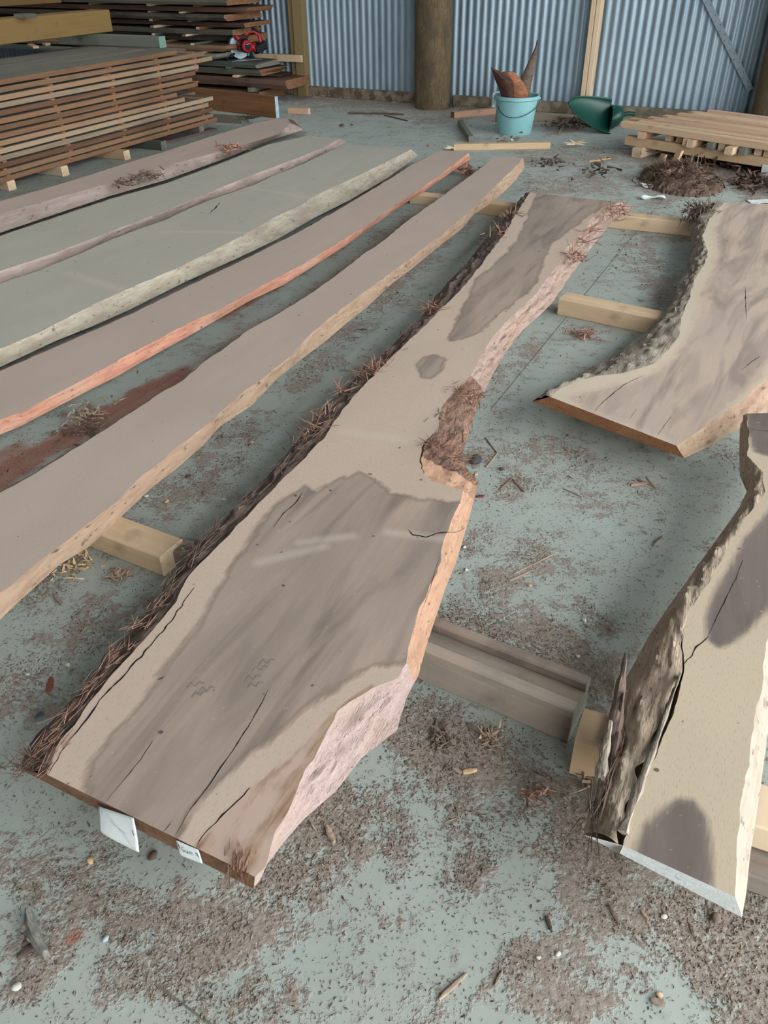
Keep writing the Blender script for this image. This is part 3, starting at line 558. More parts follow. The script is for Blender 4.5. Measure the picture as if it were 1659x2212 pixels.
# bearers at the right frame edge under the right-hand slab
lumber('bearer', 'wide pale bearer under the right-hand slab, upper of two at the frame edge', 'timber block', (1560, 1810), (1740, 1870), .055, .065, .10, T)
lumber('bearer', 'ribbed weathered bearer under the right-hand slab, lower of two at the frame edge', 'timber block', (1560, 1905), (1740, 1972), 0, .05, .13, O_)
# ------------------------------------------------------------ bark and tags on the slabs
def sp(fn, px, zt, zb): return [tuple(fn([p], zt)[0]) + (zt - zb,) for p in px]
fb = lambda px, n, L, r, m, s=.02, up=.5, dv=None: fibre_tuft('bark_fibre', sp(locm, px, .165, .105), n, L, r, m, main, s, up, dv)
fb([(932, 665), (925, 670)], 22, .07, .0022, M['fibre'], .02)
fb([(800, 797), (815, 785), (790, 808)], 22, .06, .002, M['fibre'], .022)
fb([(735, 843)], 16, .07, .0025, M['fibre'], .008, .8)
fb([(700, 890), (688, 915), (680, 930)], 22, .05, .002, M['fibre'], .018)
fb([(1075, 505), (1105, 465)], 16, .07, .003, M['fibre'], .03)
fb([(1000, 838), (1015, 850), (1030, 860), (985, 850)], 22, .045, .0016, M['fibre'], .022, .3)
fb([(930, 960), (955, 970), (980, 980), (1000, 990), (945, 962)], 26, .045, .0014, M['fibre'], .014, .5)
fb([(1020, 880), (960, 900), (985, 930)], 18, .05, .0018, M['fibre_dark'], .022, .2, (1, .2, 0))
fb([(1240, 552), (1250, 560)], 30, .06, .0022, M['fibre'], .022); fb([(1275, 500), (1265, 520)], 16, .08, .0024, M['fibre'], .02)
fb([(1330, 448), (1322, 470), (1335, 460)], 22, .08, .0028, M['fibre'], .035)
fb([(70, 1640), (95, 1610), (120, 1580), (150, 1540), (185, 1500), (110, 1650), (130, 1610)], 12, .045, .0009, M['fibre'], .010, .2, (1, 0, 0))
fb([(220, 1440), (250, 1405), (290, 1350), (330, 1310), (240, 1430), (265, 1400), (310, 1350), (200, 1470)], 8, .05, .0010, M['fibre'], .008, .15, (1, 0, 0))
fb([(360, 1270), (410, 1210), (470, 1140), (540, 1075), (430, 1180)], 18, .07, .0012, M['fibre_dark'], .012, .4, (1, .2, 0))
fb([(60, 1655), (45, 1650)], 30, .05, .0009, M['fibre_dark'], .012, .4)
fb([(515, 1850), (525, 1875), (512, 1865)], 26, .03, .0010, M['fibre'], .010, .2, (1, .5, 0))
fb([(600, 1010), (640, 960), (660, 940), (700, 900), (760, 830), (840, 760), (880, 710)], 16, .06, .0014, M['fibre_dark'], .016, .4, (1, .2, 0))
f8 = lambda px, n, L, r, m, s=.02, up=.5, dv=None: fibre_tuft('bark_fibre', sp(loc8, px, .17, .125), n, L, r, m, s8, s, up, dv)
f8([(1300, 1690), (1310, 1620), (1330, 1560), (1290, 1740), (1280, 1770), (1340, 1500)], 14, .08, .0014, M['fibre_dark'], .008, .2, (1, 0, 0))
f8([(1330, 1700), (1350, 1640)], 8, .05, .0012, M['fibre'], .010, .2, (1, 0, 0))
f7 = lambda px, n, L, r, m, s=.02, up=.5, dv=None: fibre_tuft('bark_fibre', sp(loc7, px, .13, .08), n, L, r, m, s7, s, up, dv)
f7([(1505, 455), (1515, 448), (1500, 470), (1525, 452), (1512, 462)], 34, .10, .004, M['fibre_dark'], .04, .4, (1, .2, 0))
# bark shards standing off the left edge of the right-hand slab
def shard(name, px0, px1, z0, z1, wd, th, mat, parent, fn, zb, tipw=.12):
    a = np.array(tuple(fn([px0], z0)[0]) + (z0 - zb,)); b = np.array(tuple(fn([px1], z1)[0]) + (z1 - zb,)); n_ = 14; V = []; F = []
    ax = b - a; Ln = np.linalg.norm(ax); ax /= Ln; s = np.cross(ax, [0, 0, 1.]); s /= np.linalg.norm(s); t = np.cross(s, ax); ph = random.random()*30
    for i in range(n_):
        k = i/(n_ - 1); wv = wd*((1 - k)*(1 - tipw) + tipw)*(1 + .35*math.sin(ph + i*1.9)*random.random()); c = a + ax*Ln*k + t*.006*math.sin(ph + i)
        for (ss, tt) in ((-.5, 0), (-.2, .5), (.25, .6), (.5, 0), (.1, -.5)): V.append(c + s*wv*ss + t*th*tt*random.uniform(.6, 1.3))
    for i in range(n_ - 1):
        for j in range(5): F.append((i*5 + j, i*5 + (j + 1) % 5, i*5 + 5 + (j + 1) % 5, i*5 + 5 + j))
    F.append((4, 3, 2, 1, 0)); F.append(tuple(range((n_ - 1)*5, n_*5))); return mesh(name, V, F, mat, parent=parent, smooth=math.radians(50))
shard('bark_shard', (1318, 1640), (1352, 1408), .15, .215, .040, .016, M['bark'], s8, loc8, .125, .15)
shard('bark_shard', (1282, 1760), (1318, 1560), .145, .19, .032, .014, M['rough_grey_edge'], s8, loc8, .125, .3)
shard('bark_shard', (1345, 1800), (1470, 1455), .185, .19, .020, .010, M['rough_grey_edge'], s8, loc8, .125, .2)
shard('bark_shard', (1310, 1720), (1345, 1500), .15, .185, .022, .010, M['bark'], s8, loc8, .125, .2)

def papertag(A_px, B_px, corners, out, scrib, parent, fn, zb, zt):
    A, B = G(*A_px, zt), G(*B_px, zt); nrm = np.array([(B - A)[1], -(B - A)[0]]); nrm /= np.linalg.norm(nrm)
    n_, m_ = 14, 10; V = []
    P4 = []
    for (px, o_) in corners: q = onplane(*px, A + nrm*o_, B + nrm*o_); d = (B - A)/np.linalg.norm(B - A); w_ = A + nrm*o_ + d*q[0]; P4.append(np.array([w_[0], w_[1], q[1]]))
    tl, tr, br_, bl = P4
    for j in range(m_):
        for i in range(n_):
            u_, v_ = i/(n_ - 1), j/(m_ - 1); p = (tl*(1 - u_) + tr*u_)*(1 - v_) + (bl*(1 - u_) + br_*u_)*v_
            p = p + np.array([nrm[0], nrm[1], 0])*out*(math.sin(math.pi*u_)*.6*v_ + .25*math.sin(5*u_ + 2*v_)*v_); V.append(p)
    r = parent.rotation_euler[2]; c, s = math.cos(-r), math.sin(-r); L = []
    for p in V: q = p - np.array(parent.location); L.append((q[0]*c - q[1]*s, q[0]*s + q[1]*c, q[2]))
    F = [(j*n_ + i, (j + 1)*n_ + i, (j + 1)*n_ + i + 1, j*n_ + i + 1) for j in range(m_ - 1) for i in range(n_ - 1)]
    o = mesh('paper_tag', L, F, M['white'], parent=parent, smooth=1.2); o['label'] = 'white paper tag'
    sm = o.modifiers.new('t', 'SOLIDIFY'); sm.thickness = .0006
    # faded pen strokes and staples, thin raised ribbons following the sheet
    La = np.array(L).reshape(m_, n_, 3); V2 = []; F2 = []
    def pt(u_, v_):
        x, y = u_*(n_ - 1), v_*(m_ - 1); i, j = min(int(x), n_ - 2), min(int(y), m_ - 2); fx, fy = x - i, y - j
        p = La[j, i]*(1-fx)*(1-fy) + La[j, i+1]*fx*(1-fy) + La[j+1, i]*(1-fx)*fy + La[j+1, i+1]*fx*fy
        nn = np.cross(La[j, i+1] - La[j, i], La[j+1, i] - La[j, i]); nn /= np.linalg.norm(nn); nn = nn if nn[0] < 0 else -nn; return p + nn*.0012
    for (wd_, st_) in scrib:
        P = [pt(*q) for q in st_]
        for a, b in zip(P[:-1], P[1:]):
            t_ = (b - a)/(np.linalg.norm(b - a) + 1e-9); q_ = np.cross(t_, [-1, 0, 0]); q_ = q_/(np.linalg.norm(q_) + 1e-9)*wd_; k = len(V2); V2 += [a + q_, a - q_, b - q_, b + q_]; F2.append((k, k+1, k+2, k+3))
    ink = mesh('ink', V2, F2, plain('faded_ink', (70, 72, 92), .8), parent=o); return o
word = lambda u0, v0, s: [(.0005, [(u0 + s*x, v0 + s*y*1.4) for x, y in st_]) for st_ in
        ([(.10, .02), (.02, .05), (0, .16), (.06, .24), (.12, .18), (.12, .13), (.07, .13)], [(.18, .1), (.18, .22), (.24, .23), (.27, .1), (.27, .24)], [(.33, .24), (.33, .1), (.38, .14), (.40, .24), (.41, .12), (.46, .13), (.48, .24)], [(.62, .22), (.62, .03)])]
papertag((101, 1673), (548, 1893), [((211, 1741), .004), ((288, 1767), .006), ((302, 1839), .035), ((217, 1792), .03)], .012,
         [(.0012, [(.10, .06), (.14, .22)]), (.0012, [(.90, .42), (.94, .56)]), (.0004, [(.35, .35), (.44, .42), (.50, .46)]), (.0004, [(.55, .5), (.72, .62)]), (.0003, [(.2, .1), (.5, .42), (.9, .95)])], main, locm, .105, .165)
papertag((101, 1673), (548, 1893), [((380, 1815), .003), ((428, 1836), .003), ((438, 1865), .012), ((388, 1845), .012)], .004,
         [(.0012, [(.10, .2), (.14, .45)]), (.0012, [(.88, .30), (.93, .60)])] + word(.22, .25, 1.0), main, locm, .105, .165)
# faint rubbed chalk numerals on the widest slab
chalk = plain('faint_chalk', (150, 142, 134), .9, .1); V = []; F = []
for (cx, cy) in [(445, 1490), (430, 1500), (560, 1445), (545, 1465), (575, 1430), (550, 1480), (420, 1480)]:
    pts = [G(cx + dx_, cy + dy_, .1662) for dx_, dy_ in [(-16, 8), (-6, -6), (4, 2), (12, -8), (20, -4)]]
    for a, b in zip(pts[:-1], pts[1:]):
        t_ = (b - a)/np.linalg.norm(b - a); q_ = np.array([-t_[1], t_[0]])*.0009; k = len(V)
        for p in (a + q_, a - q_, b - q_, b + q_): V.append((p[0], p[1], .1662))
        F.append((k, k + 1, k + 2, k + 3))
ck_ = mesh('chalk_marks', V, F, chalk, parent=main); ck_.matrix_parent_inverse = (Matrix.Translation(main.location) @ Matrix.Rotation(main.rotation_euler[2], 4, 'Z')).inverted()

# ------------------------------------------------------------ stickered stack on the left
a1 = math.radians(63.0); e1 = np.array([math.cos(a1), math.sin(a1)]); e2 = np.array([-math.sin(a1), math.cos(a1)])   # e2: away to the left
SA = G(0, 397, .07)
def sloc(s, off, z): p = SA + e1*s + e2*off; return (p[0], p[1], z)
for (px, ex, m_, lb) in [((20, 413), 0, T, 'nearest tan bearer end under the stickered board stack'), ((136, 382), 0, T, 'second tan bearer end under the stickered board stack'),
                     ((270, 347), 0, T, 'third tan bearer end under the stickered board stack'), ((350, 326), 0, GR, 'dark grey bearer end under the stickered board stack'), ((432, 291), 0, GR, 'farthest bearer with a pale end under the stickered board stack')]:
    p = G(*px); s = (p - SA) @ e1; q = SA + e1*s; rz = a1 + math.pi/2; ov = float((p - q) @ -e2)
    o = box('bearer', 1.0 + ov, .07, .07, m_, loc=(p[0] + e1[0]*.07, p[1] + e1[1]*.07, 0), rz=rz); tag(o, lb, 'timber block', 'bearers under the stickered stack')
ends_px = [(468, 262), (462, 255), (460, 245), (452, 235), (462, 225), (400, 222), (385, 207), (428, 200), (420, 192), (428, 180), (430, 168), (460, 145), (440, 128), (444, 113), (385, 103)]
nl = 14; pitch = .0452; zc = .07
fam = [(128, 96, 74), (148, 120, 96), (160, 140, 118), (116, 86, 68), (134, 104, 80)]
bmats = []; topg = lumber_mat('dull_green_grey_board_face', (118, 118, 108), (96, 92, 84), vr=.2)
for i, c in enumerate(fam): bmats.append(lumber_mat('board_%s' % ('red', 'tan', 'pale', 'rust', 'brown')[i], c, [x*.76 for x in c], vr=.2))
place_word = ['lowest', 'second', 'third', 'fourth', 'fifth', 'sixth', 'seventh', 'eighth', 'ninth', 'tenth', 'eleventh', 'twelfth', 'thirteenth', 'top']
for k in range(nl):
    z = zc + k*pitch; se = onplane(*ends_px[k], SA, SA + e1)[0] + random.uniform(-.02, .02)
    if k == nl - 1: se = 2.15
    if k in (12,): se = 2.5
    for row in range(3):
        wd = (.30, .34, .36)[row]; off = .0 + (0, .315, .67)[row] + random.uniform(-.008, .006)*(row == 0)
        ln = se + 2.2 + random.uniform(-.04, .04)*(row > 0) + (.12*(row > 0) if k < 13 else -.03); q = sloc(-2.2, off, z)
        th = .0335
        m_ = bmats[(k*3 + row*2 + (k % 4)) % 5] if row == 0 else bmats[(k + row) % 5]
        o = box('stacked_board', ln, wd, th, [m_, L_boarde, topg], loc=q, rz=a1, bev=.003, warp=.003, top=True)
        side_ = ('front', 'middle', 'back')[row]
        tag(o, '%s board of the %s layer in the stickered stack at left' % (side_, place_word[k]), 'board', 'boards in the stickered stack')
    if k < nl - 1:
        for sx in [-1.3, -.62, .06, .68, 1.30, 1.86, 2.36]:
            s_ = sx + random.uniform(-.02, .02) + k*-.004
            if s_ > se: continue
            q = sloc(s_, -.004 - random.uniform(0, .012), z + th); o = box('sticker', 1.02, .035, pitch - th - .0005, [L_board, L_boarde], loc=(q[0], q[1], q[2]), rz=a1 + math.pi/2, bev=.001)
            o.location.x += e1[0]*.035; o.location.y += e1[1]*.035
            tag(o, 'thin spacer stick above the %s layer of the stickered stack, %s column' % (place_word[k], {-1.3: 'out of frame', -.62: 'hidden leftmost', .06: 'leftmost visible', .68: 'second visible', 1.30: 'third visible', 1.86: 'fourth visible', 2.36: 'right-end'}[sx]), 'spacer', 'stickers in the stickered stack')
ztop = zc + (nl - 1)*pitch + .0335
# grey cross timber and the two big beams above
A, B = G(128, 100, ztop), G(352, 104, ztop)
o = lumber('cross_timber', 'dark grey cross timber with a green-stained end on top of the stickered stack', 'timber', (128, 95), (346, 104), ztop, .085, .09, [L_grey, M['gr_end'] if 'gr_end' in M else plain('greenish_end', (120, 158, 142), .8)])
A, B = G(0, 97, ztop + .09), G(244, 68, ztop + .09)
lumber('squared_beam', 'large yellow-brown squared beam lying on the stickered stack', 'beam', (0, 97), (244, 68), ztop + .09, .17, .22, [L_beam, L_beam], e0=1.6, side=1)
lumber('squared_beam', 'second yellow-brown beam above the first, cut by the top of the frame', 'beam', (0, 14), (133, 6), ztop + .09 + .20, .17, .22, [L_beam, L_beam], e0=1.6, side=1)
lumber('spacer_block', 'dark spacer block between the two big beams', 'timber block', (60, 40), (80, 38), ztop + .09 + .17, .03, .15, GR)
for (a, b, h_) in [((60, 100), (72, 105), .02), ((92, 98), (98, 99), .02)]: tag(lumber('offcut', 'x', 'wood offcut', a, b, ztop, h_, .05, [L_pink, L_tane]), 'small pale offcut lying on top of the stickered stack, by the big beam' if a[0] == 60 else 'smaller brown offcut on the stickered stack beside the grey cross timber', 'wood offcut')

# ------------------------------------------------------------ tall slab stack behind and the low stack with the saw
def rough_slab(name, label, cat, a, b, z, h, wd, mats, side=1, group=None, e0=0., e1=0., jag=.02):
    """rough flitch: lens-like outline with waney edges"""
    A, B = G(*a, z), G(*b, z); d = (B - A)/np.linalg.norm(B - A); A = A - d*e0; B = B + d*e1; L = float(np.linalg.norm(B - A)); n_ = 26
    ph = random.random()*40; V = []; F = []; x = np.linspace(0, L, n_)
    y0 = fbm(np.column_stack([x*4, x*0 + ph, x*0]), 3)*jag; y1 = wd + fbm(np.column_stack([x*3, x*0 + ph + 9, x*0]), 3)*jag
    for i in range(n_):
        prof = [(y0[i] + h*.25, 0), (y1[i] - h*.25, 0), (y1[i], h*.45), (y1[i] - h*.3, h), (y0[i] + h*.3, h), (y0[i], h*.55)]
        for j, (y, zz) in enumerate(prof): V.append((x[i] + (random.uniform(-1, 1)*.01 if i in (0, n_ - 1) else 0), y, zz + (0 if j < 2 else random.uniform(-1, 1)*.0015)))
    for i in range(n_ - 1):
        for j in range(6): F.append((i*6 + j, i*6 + (j + 1) % 6, i*6 + 6 + (j + 1) % 6, i*6 + 6 + j))
    F = F + [tuple(range(6))[::-1], tuple(range((n_ - 1)*6, n_*6))]; fm = [0]*(len(F) - 2) + [1, 1]
    q = A if side > 0 else A - np.array([-d[1], d[0]])*wd
    o = mesh(name, V, F, mats, fm=fm, loc=(q[0], q[1], z), rz=math.atan2(d[1], d[0])); return tag(o, label, cat, group)
DK = [L_dark, L_boarde]; RD = [lumber_mat('dark_reddish_flitch', (104, 80, 68), (76, 58, 50), vr=.2), L_boarde]; TN = [bmats[1], L_boarde]
# low stack (runs from lower left to the stud)
lows = [(0.0, .09, (330, 213), (563, 208), 1.9, 'thick dark base flitch of the low stack beside the tall one', DK), (0.10, .075, (325, 180), (575, 190), 1.9, 'brown split flitch in the low stack, under the dark slabs', DK)]
# frame of the low stack: near edge direction follows the wall
def wl(s, n, z): p = W0 + WD*s + WN*n; return (p[0], p[1], z)
def wrough(label, ua, ub, na, nb, z, h, mats, tilt=0, jag=.02, name='stacked_slab', group=None, cat='slab'):
    """flitch laid parallel to the wall between u ua..ub and wall distances na (near wall)..nb"""
    L = ub - ua; wd = nb - na; n_ = 22; ph = random.random()*40; x = np.linspace(0, L, n_); V = []; F = []
    y0 = fbm(np.column_stack([x*3.5, x*0 + ph, x*0]), 3)*jag; y1 = wd + fbm(np.column_stack([x*3, x*0 + ph + 9, x*0]), 3)*jag
    for i in range(n_):
        for j, (y, zz) in enumerate([(y0[i] + h*.2, 0), (y1[i] - h*.2, 0), (y1[i], h*.5), (y1[i] - h*.2, h), (y0[i] + h*.2, h), (y0[i], h*.5)]):
            V.append((x[i] + (fbm(np.array([[y*9, ph, zz*30]]), 2)[0]*.05 if i in (0, n_ - 1) else 0), y, zz))
    for i in range(n_ - 1):
        for j in range(6): F.append((i*6 + j, i*6 + (j + 1) % 6, i*6 + 6 + (j + 1) % 6, i*6 + 6 + j))
    F += [tuple(range(6))[::-1], tuple(range((n_ - 1)*6, n_*6))]
    o = mesh(name, V, F, mats, fm=[0]*(len(F) - 2) + [1, 1], loc=wpt(ua, nb, z), rz=WA + math.radians(tilt)); return tag(o, label, cat, group)
wrough('lowest dark reddish slab of the low stack behind the brown plank', -3.7, -2.12, .04, .56, .0, .085, RD)
wrough('brown split-ended slab reaching farthest right in the low stack', -3.7, -1.78, .05, .52, .125, .085, RD, jag=.03)
wrough('dark slab with a lens-shaped end in the low stack, third from the floor', -3.7, -2.10, .03, .50, .235, .06, DK)
wrough('greenish top slab of the low stack, carrying the red saw', -3.7, -2.12, .03, .54, .312, .055, GR)
wrough('long dark reddish slab jutting toward the stud in the low stack', -3.6, -1.95, .05, .36, .218, .016, DK, jag=.01)
for (u_, z_, h_, lb, m_) in [(-2.20, .085, .04, 'grey sticker block near the floor of the low stack', GR), (-2.42, .212, .022, 'orange-ended sticker block between dark slabs of the low stack', T), (-2.5, .295, .016, 'thin sticker under the top slab of the low stack', GR)]:
    o = box('sticker', .50, .06, h_, m_, loc=wpt(u_, .57 if h_ > .03 else .53, z_), rz=WA + math.pi/2, bev=.002); tag(o, lb, 'spacer')
tall = [(-2.52, .40, .05, 'lowest', GR), (-2.46, .47, .055, 'second', TN), (-2.30, .545, .06, 'third', DK), (-2.34, .625, .05, 'fourth', DK), (-2.17, .70, .04, 'fifth', RD), (-2.30, .765, .055, 'sixth', DK),
        (-2.12, .835, .045, 'seventh', RD), (-2.22, .905, .05, 'eighth', DK), (-2.08, .975, .055, 'ninth', TN), (-2.2, 1.05, .05, 'tenth', DK), (-2.1, 1.12, .05, 'top', DK)]
for i, (ub, z, h, wn, m_) in enumerate(tall):
    wrough('%s dark flitch of the tall slab stack in the back left corner, counted above the low stack' % wn, -7.6 + random.uniform(-.15, .15), ub, .06 + random.uniform(0, .06), .62 + random.uniform(-.08, .12), z, h, m_, tilt=random.uniform(-2.5, 2.5), jag=.035, group='flitches of the tall stack')
    if i < len(tall) - 1:
        zt_ = tall[i + 1][1]
        for q_, uu in enumerate((-4.2, -3.35, -2.72 - .1*(i % 3))):
            o = box('sticker', .62, .05, zt_ - z - h, [(GR, T, B_)[(i + q_) % 3][0], L_tane if (i + q_) % 2 else L_greyend], loc=wpt(uu, .70, z + h), rz=WA + math.pi/2 + random.uniform(-.1, .1), bev=.002); tag(o, '%s spacer stick lying on the %s flitch of the tall stack' % (('left', 'middle', 'right')[q_], wn), 'spacer', 'spacers in the tall stack')
for uu in (-4.2, -3.4): 
    for k_ in range(1): o = box('bearer', .6, .1, .022, GR, loc=wpt(uu, .62, .367), rz=WA + math.pi/2, bev=.002); tag(o, ('left' if uu < -4 else 'right') + ' low bearer carrying the tall stack on the low stack', 'timber block', 'bearers of the tall stack')
# brown plank on edge with a blue-white painted end, broken grey plank, small offcut
bp = lumber('plank_on_edge', 'brown plank standing on edge with a blue-white painted end, between the stacks', 'plank', (452, 237), (597, 256), 0, .195, .045, [L_brown, plain('blue_white_paint', (172, 196, 214), .6)], e0=.3)
gp = lumber('broken_plank', 'broken grey plank lying in front of the brown plank on edge', 'plank', (440, 262), (522, 268), 0, .05, .13, [lumber_mat('grey_brown_plank', (120, 112, 98), (96, 84, 68)), L_greyend], e0=.25)
fibre_tuft('splinter', [(.72, .03, .05), (.75, .08, .05), (.70, .1, .045)], 16, .10, .008, L_grey, gp, .02, .2, (1, 0, 0))
lumber('timber_block', 'small pale offcut block on the floor right of the painted plank end', 'wood offcut', (622, 246), (666, 248), 0, .055, .06, [L_pink, L_tane])
lumber('grey_plank', 'thin brownish plank on the floor beside the stickered stack bearers', 'plank', (356, 312), (470, 282), 0, .02, .10, [lumber_mat('dusty_brown', (128, 112, 104), (104, 88, 82)), L_greyend])

# ------------------------------------------------------------ red circular saw on the low stack
def circular_saw(loc, rz):
    R_ = plain('red_plastic', (176, 26, 38), .45, .5, var=.05); K = plain('black_rubber', (26, 28, 34), .7, .3); Gm = plain('grey_guard_metal', (150, 168, 174), .4, .5, .5); St = plain('steel_shoe', (150, 158, 166), .35, .5, .8)
    r = empty('circular_saw', loc, rz, 'red and black cordless circular saw with a grey blade guard, on the low stack', 'power tool')
    def lathe(nm, prof, axis_loc, mat, seg=28, a0=0, a1=2*math.pi, parent=r, rot=None):
        V = []; F = []; full = abs(a1 - a0 - 2*math.pi) < 1e-6; n_ = seg if full else seg + 1
        for k in range(n_):
            th = a0 + (a1 - a0)*k/seg
            for (rr, y) in prof: V.append((rr*math.cos(th), y, rr*math.sin(th)))
        m_ = len(prof)
        for k in range(seg):
            k2 = (k + 1) % n_
            for j in range(m_ - 1): F.append((k*m_ + j, k*m_ + j + 1, k2*m_ + j + 1, k2*m_ + j))
        o = mesh(nm, V, F, mat, parent=parent, smooth=math.radians(45)); o.location = axis_loc
        if rot: o.rotation_euler = rot
        return o
    def tube(nm, pts, rad, mat, parent=r):
        cu = bpy.data.curves.new(nm, 'CURVE'); cu.dimensions = '3D'; cu.bevel_depth = 1.0; cu.bevel_resolution = 3; s = cu.splines.new('POLY'); s.points.add(len(pts) - 1); cu.use_fill_caps = True
        for i, p in enumerate(pts): s.points[i].co = (*p, 1); s.points[i].radius = rad[i] if hasattr(rad, '__len__') else rad
        cu.materials.append(mat); o = bpy.data.objects.new(nm, cu)
        C.objects.link(o); dg = bpy.context.evaluated_depsgraph_get(); me = bpy.data.meshes.new_from_object(o.evaluated_get(dg)); bpy.data.objects.remove(o)
        o = bpy.data.objects.new(nm, me); link(o, parent); me.polygons.foreach_set('use_smooth', np.ones(len(me.polygons), bool)); me.set_sharp_from_angle(angle=.8); return o
    # x: along cut, y: toward the motor side, z up
    lathe('upper_guard', [(.0, -.028), (.092, -.028), (.098, -.020), (.098, .006), (.092, .012), (0, .012)], (0, 0, .095), Gm, a0=-.25, a1=math.pi + .2)
    lathe('lower_guard', [(.04, -.020), (.086, -.020), (.088, .0), (.04, .0)], (0, 0, .095), Gm, a0=math.pi + .1, a1=1.72*math.pi)
    lathe('blade', [(0, -.009), (.082, -.009), (.0825, -.007), (0, -.007)], (0, 0, .095), St, seg=48)
    lathe('motor_housing', [(0, .012), (.040, .012), (.050, .03), (.050, .10), (.044, .125), (.030, .135), (0, .135)], (.01, 0, .105), R_)
    lathe('motor_cap', [(.0, .137), (.026, .137), (.034, .128), (.046, .12), (.0515, .105), (.0515, .098)], (.01, 0, .105), K)
    b = box('base_shoe', .27, .13, .004, [St, St], r, (-.12, -.045, .0), bev=.001)
    tube('rear_handle', [(.03, .03, .16), (.07, .03, .195), (.12, .03, .20), (.165, .03, .17), (.175, .03, .12), (.15, .03, .07)], [.022, .020, .017, .018, .020, .024], R_)
    tube('handle_grip', [(.085, .03, .207), (.12, .03, .207), (.16, .03, .182)], [.018, .019, .017], K)
    tube('front_handle', [(-.02, .03, .15), (-.05, .03, .185), (-.055, .05, .20)], [.018, .017, .022], R_)
    tube('housing_arm', [(.02, .03, .12), (.08, .035, .09), (.14, .035, .075)], [.034, .030, .030], R_)
    bt = box('battery', .10, .075, .065, [K, K], r, (.125, .0, .035), bev=.012, ry=-.35)
    box('battery_stripe', .055, .002, .010, [M['white'], M['white']], bt, (.02, -.0015, .03), bev=.0004)
    tube('depth_lever', [(-.06, .02, .05), (-.10, .02, .03)], [.008, .012], K)
    tube('front_bracket', [(-.115, -.02, .004), (-.118, -.02, .05), (-.09, -.01, .07)], [.012, .014, .012], K)
    tube('housing_mark', [(-.005, .1365, .118), (.03, .1365, .122)], [.002, .002], M['white']); return r
sp_ = wpt(-2.46, .36, .368); sw = circular_saw(sp_, math.radians(212)); sw.scale = (-1.35, 1.35, 1.35)

# ------------------------------------------------------------ blue bucket with bark and its neighbours
bp0 = G(1113, 290); bw = np.linalg.norm(G(1146, 293) - G(1079, 293))/2
Rt, Rb, Hb = .190, .148, .305
bk = empty('bucket', (bp0[0], bp0[1] + Rb*.5, 0), 0, 'pale turquoise plastic bucket with a wire handle, holding pieces of bark', 'bucket')
bl = plain('turquoise_plastic', (134, 184, 188), .45, .45, var=.06, scale=8)
def rev(nm, prof, mat, parent, seg=56, sm=40):
    V = []; F = []; m_ = len(prof)
    for k in range(seg):
        th = 2*math.pi*k/seg; V += [(r_*math.cos(th), r_*math.sin(th), z_) for r_, z_ in prof]
    for k in range(seg):
        for j in range(m_ - 1): F.append((k*m_ + j, ((k + 1) % seg)*m_ + j, ((k + 1) % seg)*m_ + j + 1, k*m_ + j + 1))
    return mesh(nm, V, F, mat, parent=parent, smooth=math.radians(sm))
rev('bucket_shell', [(0, .004), (Rb - .008, .004), (Rb, .0), (Rb + .003, .006), (Rt - .004, Hb - .03), (Rt - .004, Hb - .028), (Rt - .012, Hb - .004), (Rb - .004, .012), (0, .012)], bl, bk)
rev('rim', [(Rt - .010, Hb - .028), (Rt + .006, Hb - .028), (Rt + .012, Hb - .024), (Rt + .012, Hb - .002), (Rt + .007, Hb + .003), (Rt - .004, Hb + .002), (Rt - .012, Hb - .006)], bl, bk)
def tube(nm, pts, rad, mat, parent=None):
    cu = bpy.data.curves.new(nm, 'CURVE'); cu.dimensions = '3D'; cu.bevel_depth = 1.0; cu.bevel_resolution = 3; s = cu.splines.new('POLY'); s.points.add(len(pts) - 1); cu.use_fill_caps = True
    for i, p in enumerate(pts): s.points[i].co = (*p, 1); s.points[i].radius = rad[i] if hasattr(rad, '__len__') else rad
    cu.materials.append(mat); o = bpy.data.objects.new(nm, cu)
    C.objects.link(o); dg = bpy.context.evaluated_depsgraph_get(); me = bpy.data.meshes.new_from_object(o.evaluated_get(dg)); bpy.data.objects.remove(o)
    o = bpy.data.objects.new(nm, me); link(o, parent); me.polygons.foreach_set('use_smooth', np.ones(len(me.polygons), bool)); me.set_sharp_from_angle(angle=.8); return o
wire = plain('handle_wire', (60, 74, 84), .4, .5, .7)
hp = []
for k in range(25):
    t_ = k/24; th = math.pi*t_
    hp.append((.02 - (Rt + .016)*math.cos(th)*.92 - .03*math.sin(th), -(Rt + .004 - .0*t_)*math.sin(th)*1.02 - .004, Hb - .035 - .155*math.sin(th)*(1 - .55*t_)))
tube('wire_handle', hp, .0032, wire, bk)
tube('handle_lug', [(-Rt - .012, 0, Hb - .075), (-Rt - .012, 0, Hb - .02)], .012, bl, bk); tube('handle_lug', [(Rt + .012, 0, Hb - .06), (Rt + .012, 0, Hb - .02)], .012, bl, bk)
bark_r = edge_mat('red_brown_bark_inside', (164, 112, 82), (120, 80, 62), (150, 104, 78), 8, 30, .008); bark_g = edge_mat('grey_brown_bark_outside', (142, 124, 112), (92, 76, 70), (126, 108, 98), 5, 60, .014, (.38, .6)); bark_k = edge_mat('dark_brown_bark_face', (92, 66, 56), (62, 44, 40), (104, 76, 62), 6, 40, .01)
